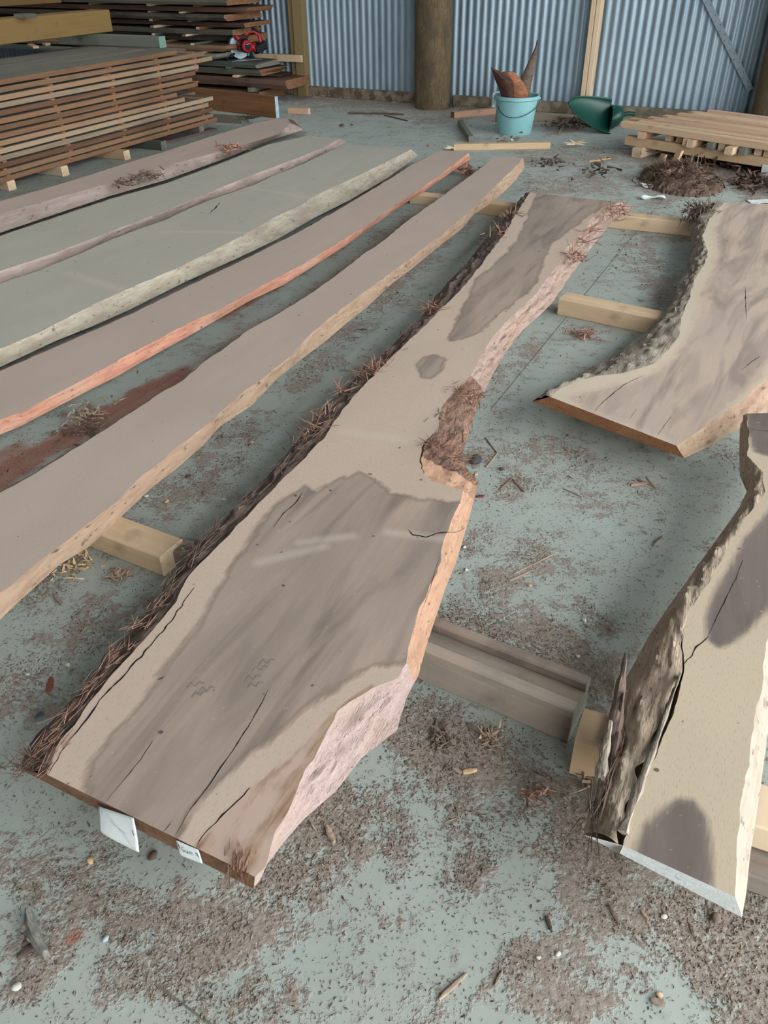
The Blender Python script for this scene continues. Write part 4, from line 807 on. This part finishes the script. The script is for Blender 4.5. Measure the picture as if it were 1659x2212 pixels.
def bark_piece(nm, label, base, pts, th, mats, bow=.3):
    """curved slab of bark from a 2-D outline (list of left/right pairs up its length) in the picture-facing plane, real thickness"""
    n_ = len(pts); V = []; m_ = 7
    for s_ in (0, 1):
        for i, (l_, r_, z_, y_) in enumerate(pts):
            for j in range(m_):
                u_ = j/(m_ - 1); V.append((l_ + (r_ - l_)*u_ + (random.uniform(-1, 1)*.003), y_ - bow*abs(r_ - l_)*math.sin(math.pi*u_) + s_*th + random.uniform(-1, 1)*.003, z_ + random.uniform(-1, 1)*.004))
    F = []; fm = []; o_ = n_*m_
    for i in range(n_ - 1):
        for j in range(m_ - 1): a = i*m_ + j; F.append((a, a + 1, a + m_ + 1, a + m_)); fm.append(0); a += o_; F.append((a, a + m_, a + m_ + 1, a + 1)); fm.append(1)
        for j in (0, m_ - 1): a = i*m_ + j; F.append((a, a + m_, a + m_ + o_, a + o_) if j == 0 else (a, a + o_, a + o_ + m_, a + m_)); fm.append(1)
    for i in (0, n_ - 1):
        for j in range(m_ - 1): a = i*m_ + j; F.append((a, a + o_, a + o_ + 1, a + 1)); fm.append(1)
    o = mesh(nm, V, F, mats, fm=fm, loc=base, smooth=math.radians(35)); sb = o.modifiers.new('s', 'SUBSURF'); sb.levels = sb.render_levels = 1
    tag(o, label, 'bark'); return o
b0 = (bk.location.x, bk.location.y - .02, 0)
bark_piece('bark_piece', 'tall pointed grey-brown bark slab standing up in the turquoise bucket', (b0[0] + .05, b0[1], .02),
           [(-.05, .05, .02, .02), (-.06, .06, .15, .01), (-.055, .065, .30, 0), (-.05, .07, .38, -.01), (-.01, .08, .46, -.01), (.02, .09, .53, 0), (.055, .095, .60, .01), (.08, .098, .65, .02), (.090, .096, .70, .02)], .025, [bark_g, bark_g], .25)
bark_piece('bark_piece', 'broad orange-brown bark slab leaning left out of the bucket', (b0[0] - .03, b0[1] - .04, .04),
           [(-.04, .10, .02, 0), (-.06, .12, .15, .02), (-.07, .13, .27, .0), (-.09, .10, .33, -.03), (-.11, .06, .38, -.05), (-.125, .01, .43, -.06), (-.13, -.03, .465, -.07), (-.12, -.07, .46, -.07)], .02, [bark_r, bark_g], .2)
bark_piece('bark_piece', 'dark bark slab with a ragged pointed end, farthest left in the bucket', (b0[0] - .08, b0[1] - .03, .04),
           [(-.03, .06, .02, 0), (-.05, .07, .18, 0), (-.07, .06, .28, -.03), (-.10, .05, .34, -.06), (-.13, .03, .385, -.09), (-.15, -.01, .42, -.10), (-.165, -.07, .455, -.11), (-.175, -.13, .475, -.12), (-.185, -.175, .495, -.12)], .03, [bark_k, bark_g], .35)
pl = plain('translucent_plastic_film', (196, 212, 210), .3, .5); pl.node_tree.nodes['Principled BSDF'].inputs['Alpha'].default_value = .55
def crumple(nm, label, cat, loc, sx, sy, sz, mat, n_=12, amp=.35, sub=True):
    V = []; F = []
    for j in range(n_):
        for i in range(n_):
            u_, v_ = i/(n_ - 1) - .5, j/(n_ - 1) - .5; q = fbm(np.array([[u_*4 + loc[0]*7, v_*4 + loc[1]*3, 0], [u_*4 + 9, v_*4, 5], [u_*3, v_*3 + 4, 9]]), 2)*amp
            V.append((sx*(u_ + q[0]*.15), sy*(v_ + q[1]*.15), sz*max(0, .35 + q[2]*.8)))
    F = [(j*n_ + i, j*n_ + i + 1, (j + 1)*n_ + i + 1, (j + 1)*n_ + i) for j in range(n_ - 1) for i in range(n_ - 1)]
    o = mesh(nm, V, F, mat, loc=loc, smooth=.6); so = o.modifiers.new('t', 'SOLIDIFY'); so.thickness = .0008; return tag(o, label, cat)
pf = crumple('plastic_film', 'crumpled clear plastic film sticking up behind the bark in the bucket', 'plastic film', (b0[0] + .01, b0[1] + .02, .36), .10, .09, .05, pl, amp=.8); pf.rotation_euler = (1.3, .2, 0)
pg = G(1066, 262); o = crumple('plastic_bag', 'pale translucent plastic scrap slumped behind the left side of the bucket', 'plastic bag', (pg[0] + .10, pg[1] + .5, .1), .12, .18, .04, pl, amp=.6); o.rotation_euler = (1.45, 0, .1); o.location.z = .10
lumber('plank_offcut', 'reddish plank offcut on the floor left of the turquoise bucket', 'wood offcut', (981, 256), (1078, 247), 0, .055, .07, [L_pink, L_boarde])
lumber('plank_offcut', 'thin grey batten running away from the splintered plank, left of the bucket', 'wood offcut', (1012, 308), (988, 272), 0, .05, .045, GR, side=-1)
sp1 = lumber('splintered_plank', 'pale splintered plank lying in front of the turquoise bucket', 'plank', (980, 326), (1188, 322), 0, .05, .055, [L_tan, L_tane])
fibre_tuft('splinter', [(-.0, .02, .02), (1.02, .03, .03)], 14, .10, .008, L_tan, sp1, .012, .1, (1, 0, 0))
lumber('short_stake', 'short dark upright stub leaning behind the left side of the bucket', 'wood offcut', (1070, 264), (1078, 264), 0, .10, .03, B_)
lumber('grey_sleeper', 'long flat grey-tan timber lying along the wall behind the bucket and scoop', 'timber', (1158, 262), (1345, 274), 0, .06, .10, [lumber_mat('dusty_sleeper', (168, 160, 138), (144, 134, 114), dust=.4), L_tane], e0=.05, e1=.1)

# green plastic scoop lying on its back
gs = G(1318, 283); sc_ = empty('green_scoop', (gs[0], gs[1] + .05, 0), math.radians(-8), 'dark green plastic scoop lying tipped by the wall between bucket and batten stack', 'scoop')
gm = plain('green_plastic', (14, 72, 60), .4, .45, var=.2, scale=6); n_, m_ = 22, 17; V = []
for i in range(n_):
    t_ = i/(n_ - 1); x = -.40*t_; wdt = .17*(1 - t_**1.8)**.6 + .004; zc_ = .105*t_ + .20*t_**2*.35
    for j in range(m_):
        th = math.pi*(j/(m_ - 1)); V.append((x, -wdt*math.cos(th), zc_ + .09 - (.09 - .06*t_)*math.sin(th)))
F = [(i*m_ + j, i*m_ + j + 1, (i + 1)*m_ + j + 1, (i + 1)*m_ + j) for i in range(n_ - 1) for j in range(m_ - 1)]
o = mesh('scoop_blade', V, F, gm, parent=sc_, smooth=.9); o.rotation_euler = (.75, 0, 0); o.location = (0, 0, .06); so = o.modifiers.new('t', 'SOLIDIFY'); so.thickness = .004
V = []; n_ = 14
for i in range(n_):
    t_ = i/(n_ - 1); rr = .125*math.sqrt(max(0, 1 - (t_*.93)**2)) + .006
    for j in range(28): th = 2*math.pi*j/28; V.append((.11*t_ + .0, rr*math.cos(th)*1.0, .10 + .03*t_ + rr*math.sin(th)*.75))
F = [(i*28 + j, i*28 + (j + 1) % 28, (i + 1)*28 + (j + 1) % 28, (i + 1)*28 + j) for i in range(n_ - 1) for j in range(28)] + [tuple(range((n_ - 1)*28, n_*28))]
o = mesh('scoop_back', V, F, gm, parent=sc_, smooth=.9)
tube('scoop_handle', [(.09, 0, .12), (.15, 0, .14), (.21, 0, .13)], [.022, .018, .020], gm, sc_)
o = mesh('scoop_tip', [(-.38, -.02, .27), (-.42, 0, .30), (-.38, .02, .27), (-.38, 0, .262)], [(0, 1, 3), (1, 2, 3), (0, 2, 1), (0, 3, 2)], plain('worn_pale_tip', (150, 190, 205), .5), parent=sc_)

# ------------------------------------------------------------ stack of battens at right
A, B = G(1349, 312, .07), G(1659, 364, .07); bd = (B - A)/np.linalg.norm(B - A); bn = np.array([-bd[1], bd[0]]); BA = math.atan2(bd[1], bd[0])
def bpt(s, n, z): p = A + bd*s + bn*n; return (p[0], p[1], z)
def bbox(nm, s, n, z, L, wd, h, mats, label, cat='batten', group=None, jr=0): o = box(nm, L, wd, h, mats, loc=bpt(s, n, z), rz=BA + jr, bev=.003, warp=.003); return tag(o, label, cat, group)
s0 = float((G(1391, 333) - A) @ bd); n0 = float((G(1391, 333) - A) @ bn)
for i, (sx, lb) in enumerate([(s0 - .02, 'left foot block under the batten stack'), (s0 + 1.17, 'right foot block under the batten stack, by the frame edge')]):
    o = box('foot_block', .9, .085, .07, T, loc=(*bpt(sx + .085, -.045, 0)[:2], 0), rz=BA + math.pi/2); tag(o, lb, 'timber block')
bbox('lower_rail', 0, 0, .07, 2.0, .07, .065, [L_tan, L_tane], 'front lower rail of the batten stack, tan and knotty'); bbox('lower_rail', .02, .72, .07, 2.0, .07, .065, [L_tan, L_tane], 'back lower rail of the batten stack')
ORD = ['first', 'second', 'third', 'fourth', 'fifth', 'sixth', 'seventh', 'eighth', 'ninth', 'tenth', 'eleventh', 'twelfth', 'thirteenth', 'fourteenth']
for i, (sx, pr, w_, m_) in enumerate([(.13, .03, .055, L_pink), (.33, -.04, .05, L_batt), (.42, -.05, .05, L_batt), (.52, .03, .05, L_batt), (.57, .055, .05, L_batt), (.72, .04, .05, L_grey), (.79, -.0, .05, L_batt), (.89, .09, .06, L_batt), (.97, .035, .05, L_grey), (1.05, -.04, .05, L_batt), (1.12, -.04, .05, L_pink), (1.2, -.02, .05, L_grey), (1.33, -.05, .05, L_batt), (1.44, .06, .06, L_batt)]):
    o = box('cross_batten', .92 + pr, w_, .05, [m_, L_tane if m_ is not L_grey else L_greyend], loc=bpt(sx + w_, -pr - .01, .136), rz=BA + math.pi/2, bev=.003); tag(o, '%s cross batten from the left in the middle layer of the batten stack' % ORD[i], 'batten', 'cross battens of the batten stack')
nb_ = 13
for i in range(nb_):
    n__ = -.02 + i*.076; sx = [-.03, .06, -.06, .10, .02, .14, .06, .16, .10, .2, .14, .24, .2][i]
    bbox('long_batten', sx - .02, n__, .1875 + (.004 if i % 2 else 0), 2.1, .07, .045 + random.uniform(0, .004), [(L_batt, L_tan, L_batt, L_pink)[i % 4], L_tane], 'long pale batten, %s from the front in the top layer of the batten stack' % ORD[i] if 0 < i else 'front batten in the top layer of the batten stack, overhanging at left', group='long battens of the batten stack' if i else None, jr=random.uniform(-.008, .008))
wo = G(1640, 385); o = box('sealed_offcut', .2, .05, .09, [M['white'], M['white']], loc=(wo[0], wo[1], 0), rz=BA - .1); tag(o, 'white-painted offcut at the frame edge in front of the batten stack', 'wood offcut')
bark_piece('bark_piece', 'dark brown bark chunk beside the white offcut, in front of the batten stack', (*G(1632, 370), .0), [(-.05, .05, .0, 0), (-.045, .05, .04, 0), (-.03, .03, .08, .01), (-.01, .02, .11, .02)], .03, [bark_k, bark_k], .3)

# ------------------------------------------------------------ debris pile
pc = G(1468, 394); shp = plain('pile_shred', (124, 102, 90), .95, .1, var=.55, scale=45); shp2 = plain('pile_shred_pale', (176, 150, 130), .9, .1, var=.3, scale=30)
pile = empty('debris_pile', (pc[0], pc[1], 0), 0, 'heap of brown bark shreds and sawdust on the floor behind the curved slab', 'debris pile')
n_ = 44; V = []; F = []
for j in range(n_):
    for i in range(n_):
        x, y = (i/(n_ - 1) - .5)*.8, (j/(n_ - 1) - .5)*1.1; r_ = math.hypot(x/.27, y/.40); h = max(0, 1 - r_)**.9*.13; V.append((x, y, h))
V = np.array(V); V[:, 2] += np.where(V[:, 2] > .001, fbm(V*[18, 18, 0], 3)*.022 + .01, -.003); F = [(j*n_ + i, j*n_ + i + 1, (j + 1)*n_ + i + 1, (j + 1)*n_ + i) for j in range(n_ - 1) for i in range(n_ - 1)]
tag(mesh('mound', V, F, edge_mat('mound_dust', (124, 104, 92), (84, 68, 60), (108, 92, 80), 30, 30, .01), parent=pile), kind='stuff')
def mh(x, y): return max(0, 1 - math.hypot(x/.27, y/.40))**.9*.13
ps = [(x, y, mh(x, y) + .008) for x, y in rng.normal(0, .12, (300, 2))*[1, 1.25]]
fibre_tuft('bark_shreds', [p for p in ps if mh(p[0], p[1]) > 0 or random.random() < .35], 3, .07, .0035, shp, pile, .012, .5); fibre_tuft('pale_shreds', ps[:110], 1, .10, .0035, shp2, pile, .01, .5)
for (px, z_, L_, lb) in [((1462, 352), .12, .13, 'tall pale wood block stuck upright in the debris pile'), ((1448, 372), .09, .08, 'small yellowish cube-like block on the debris pile'), ((1432, 350), .08, .10, 'tilted grey wedge at the left of the debris pile')]:
    g = G(*px, z_); o = box('pile_block', L_, .055, .05 if 'cube' in lb else .022, [L_batt if 'cube' not in lb else L_tan, L_tane], loc=(g[0], g[1], z_ - .05), rz=.4, ry=-1.2 if 'cube' not in lb else -.3); tag(o, lb, 'wood offcut')

def paper(px, sx, sy, rz, label, h=.02, z=.0):
    g = G(*px, z); o = crumple('paper_scrap', label, 'paper', (g[0], g[1], z + .002), sx, sy, h, M['white'], 8, .5); o.rotation_euler = (0, 0, rz); return o
paper((1405, 402), .14, .10, .4, 'folded white paper scrap at the left foot of the debris pile', .03)
paper((1410, 430), .15, .06, -.1, 'crumpled white paper strip in front of the debris pile', .03)
paper((1640, 437), .14, .10, .0, 'flat white paper at the right frame edge, behind the curved slab', .01)

# ------------------------------------------------------------ loose litter on the floor
def flakes(name, label, n, mat_list, smin, smax, region, thr=.0, elong=2.2, seed=3, flat=.35, zs=0.0):
    """small real wood chips and shavings scattered where the dust lies, one joined heap of stuff"""
    r = np.random.default_rng(seed); N = n*14; xs = r.uniform(region[0], region[1], N); ys = r.uniform(region[2], region[3], N)
    P_ = np.column_stack([xs, ys, np.zeros(N)]); d = px_blobs(project(P_), DIRT); nz = fbm(P_*[9, 9, 1], 3)*.5
    p = np.clip((d + nz*1.1 - .22)*1.8, (0.14 if smax < .003 else .05), 1)*np.clip(1.6/np.maximum(ys, .5), .15, 1.2)
    for s_, inv, H in SLABM:
        q = (P_[:, :2] - inv[0]) @ inv[1].T; inside = (q[:, 0] > s_[0]) & (q[:, 0] < s_[1]) & (q[:, 1] > s_[2]) & (q[:, 1] < s_[3])
    keep = (r.uniform(0, 1, N) < p) & (((P_[:, :2] - W0) @ WN) > .08); P_ = P_[keep][:n]; m = len(P_)
    a = r.uniform(0, 2*np.pi, m); s = r.uniform(smin, smax, m)*r.uniform(.5, 1.4, m); l = s*r.uniform(1, elong, m); t = s*flat*r.uniform(.5, 1.3, m)
    u = np.stack([np.cos(a), np.sin(a), r.normal(0, .22, m)], 1); v = np.stack([-np.sin(a), np.cos(a), r.normal(0, .22, m)], 1); c = P_ + np.stack([a*0, a*0, t*.7 + .0005 + zs], 1)
    bend = t*r.uniform(-.4, 1.2, m)
    A = c - u*l[:, None]; B_ = c + v*(s*.5)[:, None] + [0, 0, 1]*bend[:, None]; Cc = c + u*l[:, None]; D = c - v*(s*.5)[:, None] + [0, 0, 1]*bend[:, None]; E_ = c + [0, 0, 1]*(t + bend)[:, None]; G_ = c - [0, 0, 1]*(t*.5)[:, None]
    V = np.stack([A, B_, Cc, D, E_, G_], 1).reshape(-1, 3); k = np.arange(m)[:, None]*6
    F = np.concatenate([k + f for f in ([0, 3, 4], [3, 2, 4], [2, 1, 4], [1, 0, 4], [3, 0, 5], [2, 3, 5], [1, 2, 5], [0, 1, 5])]); fm = np.tile(r.integers(0, len(mat_list), m), 8)
    me = bpy.data.meshes.new(name); me.vertices.add(len(V)); me.vertices.foreach_set('co', V.astype(np.float32).ravel()); me.loops.add(len(F)*3); me.polygons.add(len(F))
    me.loops.foreach_set('vertex_index', F.astype(np.int32).ravel()); me.polygons.foreach_set('loop_start', np.arange(len(F), dtype=np.int32)*3); me.polygons.foreach_set('loop_total', np.full(len(F), 3, np.int32))
    for q in mat_list: me.materials.append(q)
    me.polygons.foreach_set('material_index', fm.astype(np.int32)); me.update(calc_edges=True); me.validate()
    o = bpy.data.objects.new(name, me); link(o); return tag(o, label, 'sawdust', kind='stuff')
SLABM = []
chipm = [plain('chip_brown', (140, 122, 110), .95, .1, var=.2), plain('chip_tan', (184, 162, 142), .9, .1, var=.2), plain('chip_dark', (100, 86, 78), .95, .1, var=.2), plain('chip_greybrown', (158, 144, 132), .95, .1, var=.2), plain('chip_pink', (160, 144, 132), .95, .1, var=.2)]
flakes('sawdust_chips', 'small brown wood chips and sawdust drifted over the bare concrete', 70000, chipm, .0009, .0024, (-1.3, 1.5, .35, 2.6), seed=4)
flakes('sawdust_chips', 'sparser bark crumbs strewn over the far half of the floor', 20000, chipm, .0022, .0055, (-3.2, 4.0, 2.2, 10.0), seed=5)
flakes('bark_shreds', 'thin dark bark shreds lying about the floor', 450, chipm[:4], .0018, .0034, (-1.3, 2.2, .35, 5.0), elong=7, seed=6, flat=.5)

def pebble(px, s, label, mat, cat='stone', name='pebble', z=0.0, el=1.3):
    s *= .72; g = G(*px, z); bm = bmesh.new(); bmesh.ops.create_icosphere(bm, subdivisions=2, radius=s); ph = random.random()*30
    for v in bm.verts:
        k = 1 + .28*float(fbm(np.array([[v.co.x/s*.9 + ph, v.co.y/s*.9, v.co.z/s*.9]]), 2)[0]); v.co *= k; v.co.x *= el; v.co.z *= .6
    zm = min(v.co.z for v in bm.verts)
    for v in bm.verts: v.co.z -= zm
    o = bmobj(name, bm, mat, smooth=.6, loc=(g[0], g[1], z)); o.rotation_euler = (0, 0, random.uniform(0, 3)); return tag(o, label, cat)
def splint(px0, px1, w_, label, mat, name='wood_splinter', cat='wood splinter', th=.4, curl=0., z=0.0, lift=0.):
    a, b = G(*px0, z), G(*px1, z); L = float(np.linalg.norm(b - a)); rz = math.atan2(*(b - a)[::-1]); n_ = 12; V = []
    for i in range(n_):
        k = i/(n_ - 1); ww = w_*(.35 + .65*math.sin(math.pi*min(1, .12 + k*.8)))*random.uniform(.85, 1.1); y = curl*L*math.sin(math.pi*k); zz = lift*math.sin(math.pi*k)
        for (yy, zt_) in ((-.5, 0), (.5, 0), (.42, th), (-.1, th*1.25), (-.45, th*.9)): V.append((L*k, y + ww*yy, zz + w_*zt_*random.uniform(.85, 1.1)))
    F = [(i*5 + j, i*5 + (j + 1) % 5, i*5 + 5 + (j + 1) % 5, i*5 + 5 + j)[::-1] for i in range(n_ - 1) for j in range(5)] + [(0, 1, 2, 3, 4), tuple(range((n_ - 1)*5, n_*5))[::-1]]
    o = mesh(name, V, F, mat, loc=(a[0], a[1], z + .0005), rz=rz, smooth=.9); return tag(o, label, cat)
ct, cb_, cd, cg, cp = chipm[1], chipm[0], chipm[2], chipm[3], chipm[4]; wht = plain('pale_stone', (206, 206, 196), .8, .2); pkm = plain('pink_chip', (178, 138, 122), .9, .1); tanm = plain('fresh_tan_chip', (208, 176, 138), .85, .15); gwm = edge_mat('grey_weathered_splinter', (150, 150, 142), (118, 118, 112), (138, 136, 128), 12, 90, .004)
splint((66, 1978), (104, 2070), .022, 'curved grey split stick on the floor at the lower left', gwm, th=1.0, curl=-.06)
splint((38, 2072), (92, 2040), .012, 'dark bark strip lying left of the curved grey stick', cd, curl=.1)
splint((1000, 1670), (1030, 1664), .012, 'pale tan chip on the floor below the grooved bearer', tanm); pebble((1047, 1656), .006, 'small orange wood crumb right of the pale tan chip', pkm, 'wood chip', 'wood_crumb')
splint((978, 1660), (998, 1670), .008, 'thin straw-coloured shaving tip beside the pale tan chip', ct)
splint((1012, 1568), (1062, 1600), .010, 'reddish-brown stick on the sawdust below the grooved bearer', cb_, th=.6)
splint((706, 1788), (722, 1822), .014, 'short tan chip right of the widest slab near its front corner', ct, th=.5)
splint((737, 1802), (764, 1828), .006, 'thin brown stick beside the short tan chip', cb_)
splint((948, 2160), (1008, 2104), .008, 'long thin pale splinter at the bottom centre of the floor', ct); splint((1085, 2098), (1068, 2130), .006, 'thin grey splinter at the bottom, right of the pale one', cg)
splint((1180, 1980), (1190, 2010), .009, 'dark little stick in front of the right-hand slab', cd); splint((1316, 1956), (1336, 1996), .009, 'brown stick under the white-sealed slab end', cb_)
splint((1385, 1968), (1400, 1988), .007, 'short tan stick right of the brown stick, below the sealed slab end', ct)
pebble((1433, 1980), .0065, 'white pebble in front of the sealed slab end', wht); pebble((1545, 1985), .012, 'dark bark lump below the right-hand slab corner', cb_, 'bark', 'bark_lump'); pebble((1424, 2150), .007, 'pale curl of wood at the lower right', tanm, 'wood chip', 'wood_crumb')
splint((1405, 2160), (1436, 2172), .012, 'grey feather-like shaving at the lower right corner area', cg); pebble((1204, 2061), .006, 'small grey stone at the bottom right of centre', wht); pebble((1163, 2070), .005, 'smaller grey stone left of its twin at the bottom', wht)
pebble((229, 2030), .0075, 'bluish grey stone at the lower left', plain('blue_grey_stone', (168, 182, 184), .8)); pebble((195, 1861), .0085, 'yellowish crumb below the hanging paper tag', tanm, 'wood chip', 'wood_crumb'); pebble((70, 2030), .010, 'pinkish wood lump beside the curved grey stick', tanm, 'wood chip', 'wood_crumb'); pebble((58, 2002), .007, 'small pale lump above the pinkish one at lower left', tanm, 'wood chip', 'wood_crumb')
pebble((37, 2135), .010, 'pale grey crumbly lump at the bottom left corner', wht, 'debris', 'pale_lump'); splint((104, 1498), (112, 1466), .016, 'reddish bark chip on the floor left of the widest slab', plain('red_chip', (140, 78, 62), .9))
pebble((148, 1438), .008, 'grey pebble above the reddish bark chip', wht); pebble((60, 1458), .006, 'white pebble left of the reddish bark chip', wht); splint((118, 1286), (136, 1308), .014, 'grey-brown flat chip on the left floor', cg)
pebble((86, 1550), .012, 'dark stone in the shadow left of the widest slab', plain('dark_stone', (86, 92, 90), .8)); pebble((331, 1850), .012, 'dark crumb under the paper tags', cd, 'debris', 'dark_crumb')
for k, (px, lb) in enumerate([((360, 1085), 'tan stone between the long plank and the widest slab, uppermost'), ((316, 1074), 'pale crumb by the long plank edge'), ((440, 1066), 'dim brown crumb near the bark edge of the widest slab'), ((544, 957), 'tan chip halfway along the gap left of the widest slab'), ((482, 1080), 'grey pebble near the bark edge of the widest slab'), ((408, 1030), 'dark bark crumb left of the widest slab')]): pebble(px, .009, lb, [tanm, wht, cb_, tanm, wht, cd][k])
tw = splint((1048, 946), (1074, 980), .006, 'bent twig on the floor right of the widest slab notch, upper half', cb_, 'twig', 'twig'); splint((1074, 980), (1050, 1010), .006, 'bent twig right of the notch, lower pale half', ct, 'twig', 'twig')
pebble((1026, 998), .026, 'dark charcoal-like lump beside the notch of the widest slab', plain('charcoal_lump', (80, 80, 80), .95, var=.4), 'debris', 'dark_lump'); pebble((1084, 1015), .011, 'small ringed dark stone right of the notch', cd); pebble((1029, 1026), .009, 'pale orange wood crumb on the floor under the notch', tanm, 'wood chip', 'wood_crumb')
splint((1028, 1074), (1046, 1072), .010, 'red chip touching the right edge of the widest slab', plain('red_chip2', (120, 50, 44), .8)); splint((1080, 1058), (1106, 1034), .007, 'brown stick right of the widest slab, left arm of a V', cb_); splint((1108, 1036), (1132, 1064), .008, 'brown stick right of the widest slab, right arm of a V', cb_)
splint((1362, 1050), (1402, 1046), .012, 'long shred of red-brown bark on the floor between the right slabs', pkm, curl=.08); splint((1376, 1036), (1414, 1050), .010, 'second red-brown bark shred crossing the first', cb_, curl=-.08); splint((1396, 1030), (1416, 1056), .007, 'thin tan shred at the end of the bark shreds', ct)
splint((1216, 1056), (1256, 1074), .005, 'thin twig left of the bark shreds between the right slabs', cb_); splint((1410, 1180), (1430, 1160), .010, 'brown wedge chip near the shadow of the right-hand slab', cb_); splint((1100, 1256), (1150, 1232), .006, 'pair-forming tan straw on the mid floor, upper', ct); splint((1110, 1240), (1196, 1198), .005, 'long thin tan straw on the mid floor', ct)
pebble((1003, 1374), .0065, 'white shell-like fragment right of the widest slab', wht); pebble((1003, 1183), .006, 'white crumb right of the widest slab edge', wht); pebble((1007, 1232), .0065, 'white pebble right of the widest slab, lower', wht); pebble((1262, 1342), .008, 'pale pebble at the edge of the right shadow', wht); splint((1012, 1388), (1020, 1366), .010, 'reddish chip beside the white fragment', pkm)
pebble((1144, 1266), .007, 'small tan pebble on the mid floor', tanm); pebble((1248, 1418), .006, 'pale blue-grey crumb above the grooved bearer end', wht)
splint((752, 247), (872, 249), .03, 'long dark bark strip lying near the back wall, left of the big pole', cd, th=.5, curl=.03); splint((880, 262), (830, 250), .02, 'shorter dark bark strip at the end of the long one', cd); pebble((738, 273), .025, 'dark lump of bark on the open floor beyond the slabs', cd, 'bark', 'bark_lump'); pebble((760, 271), .015, 'smaller dark crumb right of the bark lump', cd, 'bark', 'bark_crumb')
splint((1272, 350), (1318, 343), .018, 'pale splinter left of the debris pile', tanm); splint((1206, 290), (1222, 272), .012, 'grey twig leaning by the bucket', cg, lift=.02); pebble((927, 316), .018, 'pinkish crumb beyond the wide grey slab', pkm, 'wood chip', 'wood_crumb'); pebble((1105, 305), .02, 'white scrap just in front of the bucket', M['white'], 'paper', 'white_scrap'); splint((846, 222), (872, 216), .02, 'pale wood flake at the foot of the bottom plate', tanm)
f1 = sp(loc1, [(270, 395), (290, 388), (310, 380), (330, 378)], .13, .06); fibre_tuft('bark_fibre', f1, 40, .05, .006, cb_, s1, .04, .25); fibre_tuft('bark_fibre', sp(loc1, [(490, 322), (510, 318)], .13, .06), 40, .06, .007, pkm, s1, .045, .3)
# little heaps of shavings
def heap(px, n, s, label, mat, spread, z=0.0):
    g = G(*px, z); e = empty('shavings_heap', (g[0], g[1], z), 0, label, 'shavings'); fibre_tuft('shavings', [(0, 0, .006)], n, s, s*.16, mat, e, spread, .35); return e
heap((165, 1226), 90, .022, 'pale shavings heap below the near end of the long pinkish plank', tanm, .03); heap((262, 1248), 60, .022, 'small tan shavings heap left of the tan bearer', ct, .016); heap((195, 900), 110, .03, 'tan shavings heap between the two left pinkish slabs, upper', ct, .045); heap((175, 935), 80, .03, 'brown shavings heap just below the tan one', cb_, .04)
heap((1005, 372), 70, .06, 'red-brown bark crumbs at the far ends of the two pinkish slabs', pkm, .07); heap((1262, 726), 60, .03, 'reddish shavings clump below the mid bearer', pkm, .03); heap((1095, 245 + 60), 30, .05, 'brown crumbs in front of the bucket', cb_, .08)
heap((1060, 1595), 60, .02, 'pale splinters clump below the grooved bearer', ct, .012); heap((950, 1600), 60, .02, 'brown bark curls right of the widest slab front half', cb_, .016); heap((1290, 1690), 40, .03, 'pale fibres fallen beside the small block', ct, .02); heap((1150, 1720), 50, .016, 'reddish chips clump on the lower middle floor', pkm, .014)
heap((1290, 375), 40, .07, 'sparse dark crumbs left of the debris pile', cd, .1); heap((1190, 355), 50, .05, 'dark bark crumbs behind the widest slab', cd, .06); heap((1560, 355), 260, .08, 'long drift of bark shreds at the foot of the batten stack', shp, .13); heap((1640, 400), 200, .08, 'dark bark drift at the right frame edge behind the curved slab', shp, .12); heap((1480, 345), 60, .05, 'bark shreds strewn behind the debris pile', shp, .16)
heap((960, 234), 110, .03, 'grey litter heaped at the foot of the round pole', cd, .06); heap((1020, 240), 110, .03, 'brown litter along the bottom plate right of the pole', cb_, .07); heap((1220, 275), 90, .06, 'dark twigs and bark right of the bucket', shp, .10); heap((1270, 272), 60, .05, 'dark bark litter under the green scoop', shp, .08); heap((700, 212), 70, .03, 'pale crumbs along the bottom plate left of the pole', ct, .08)
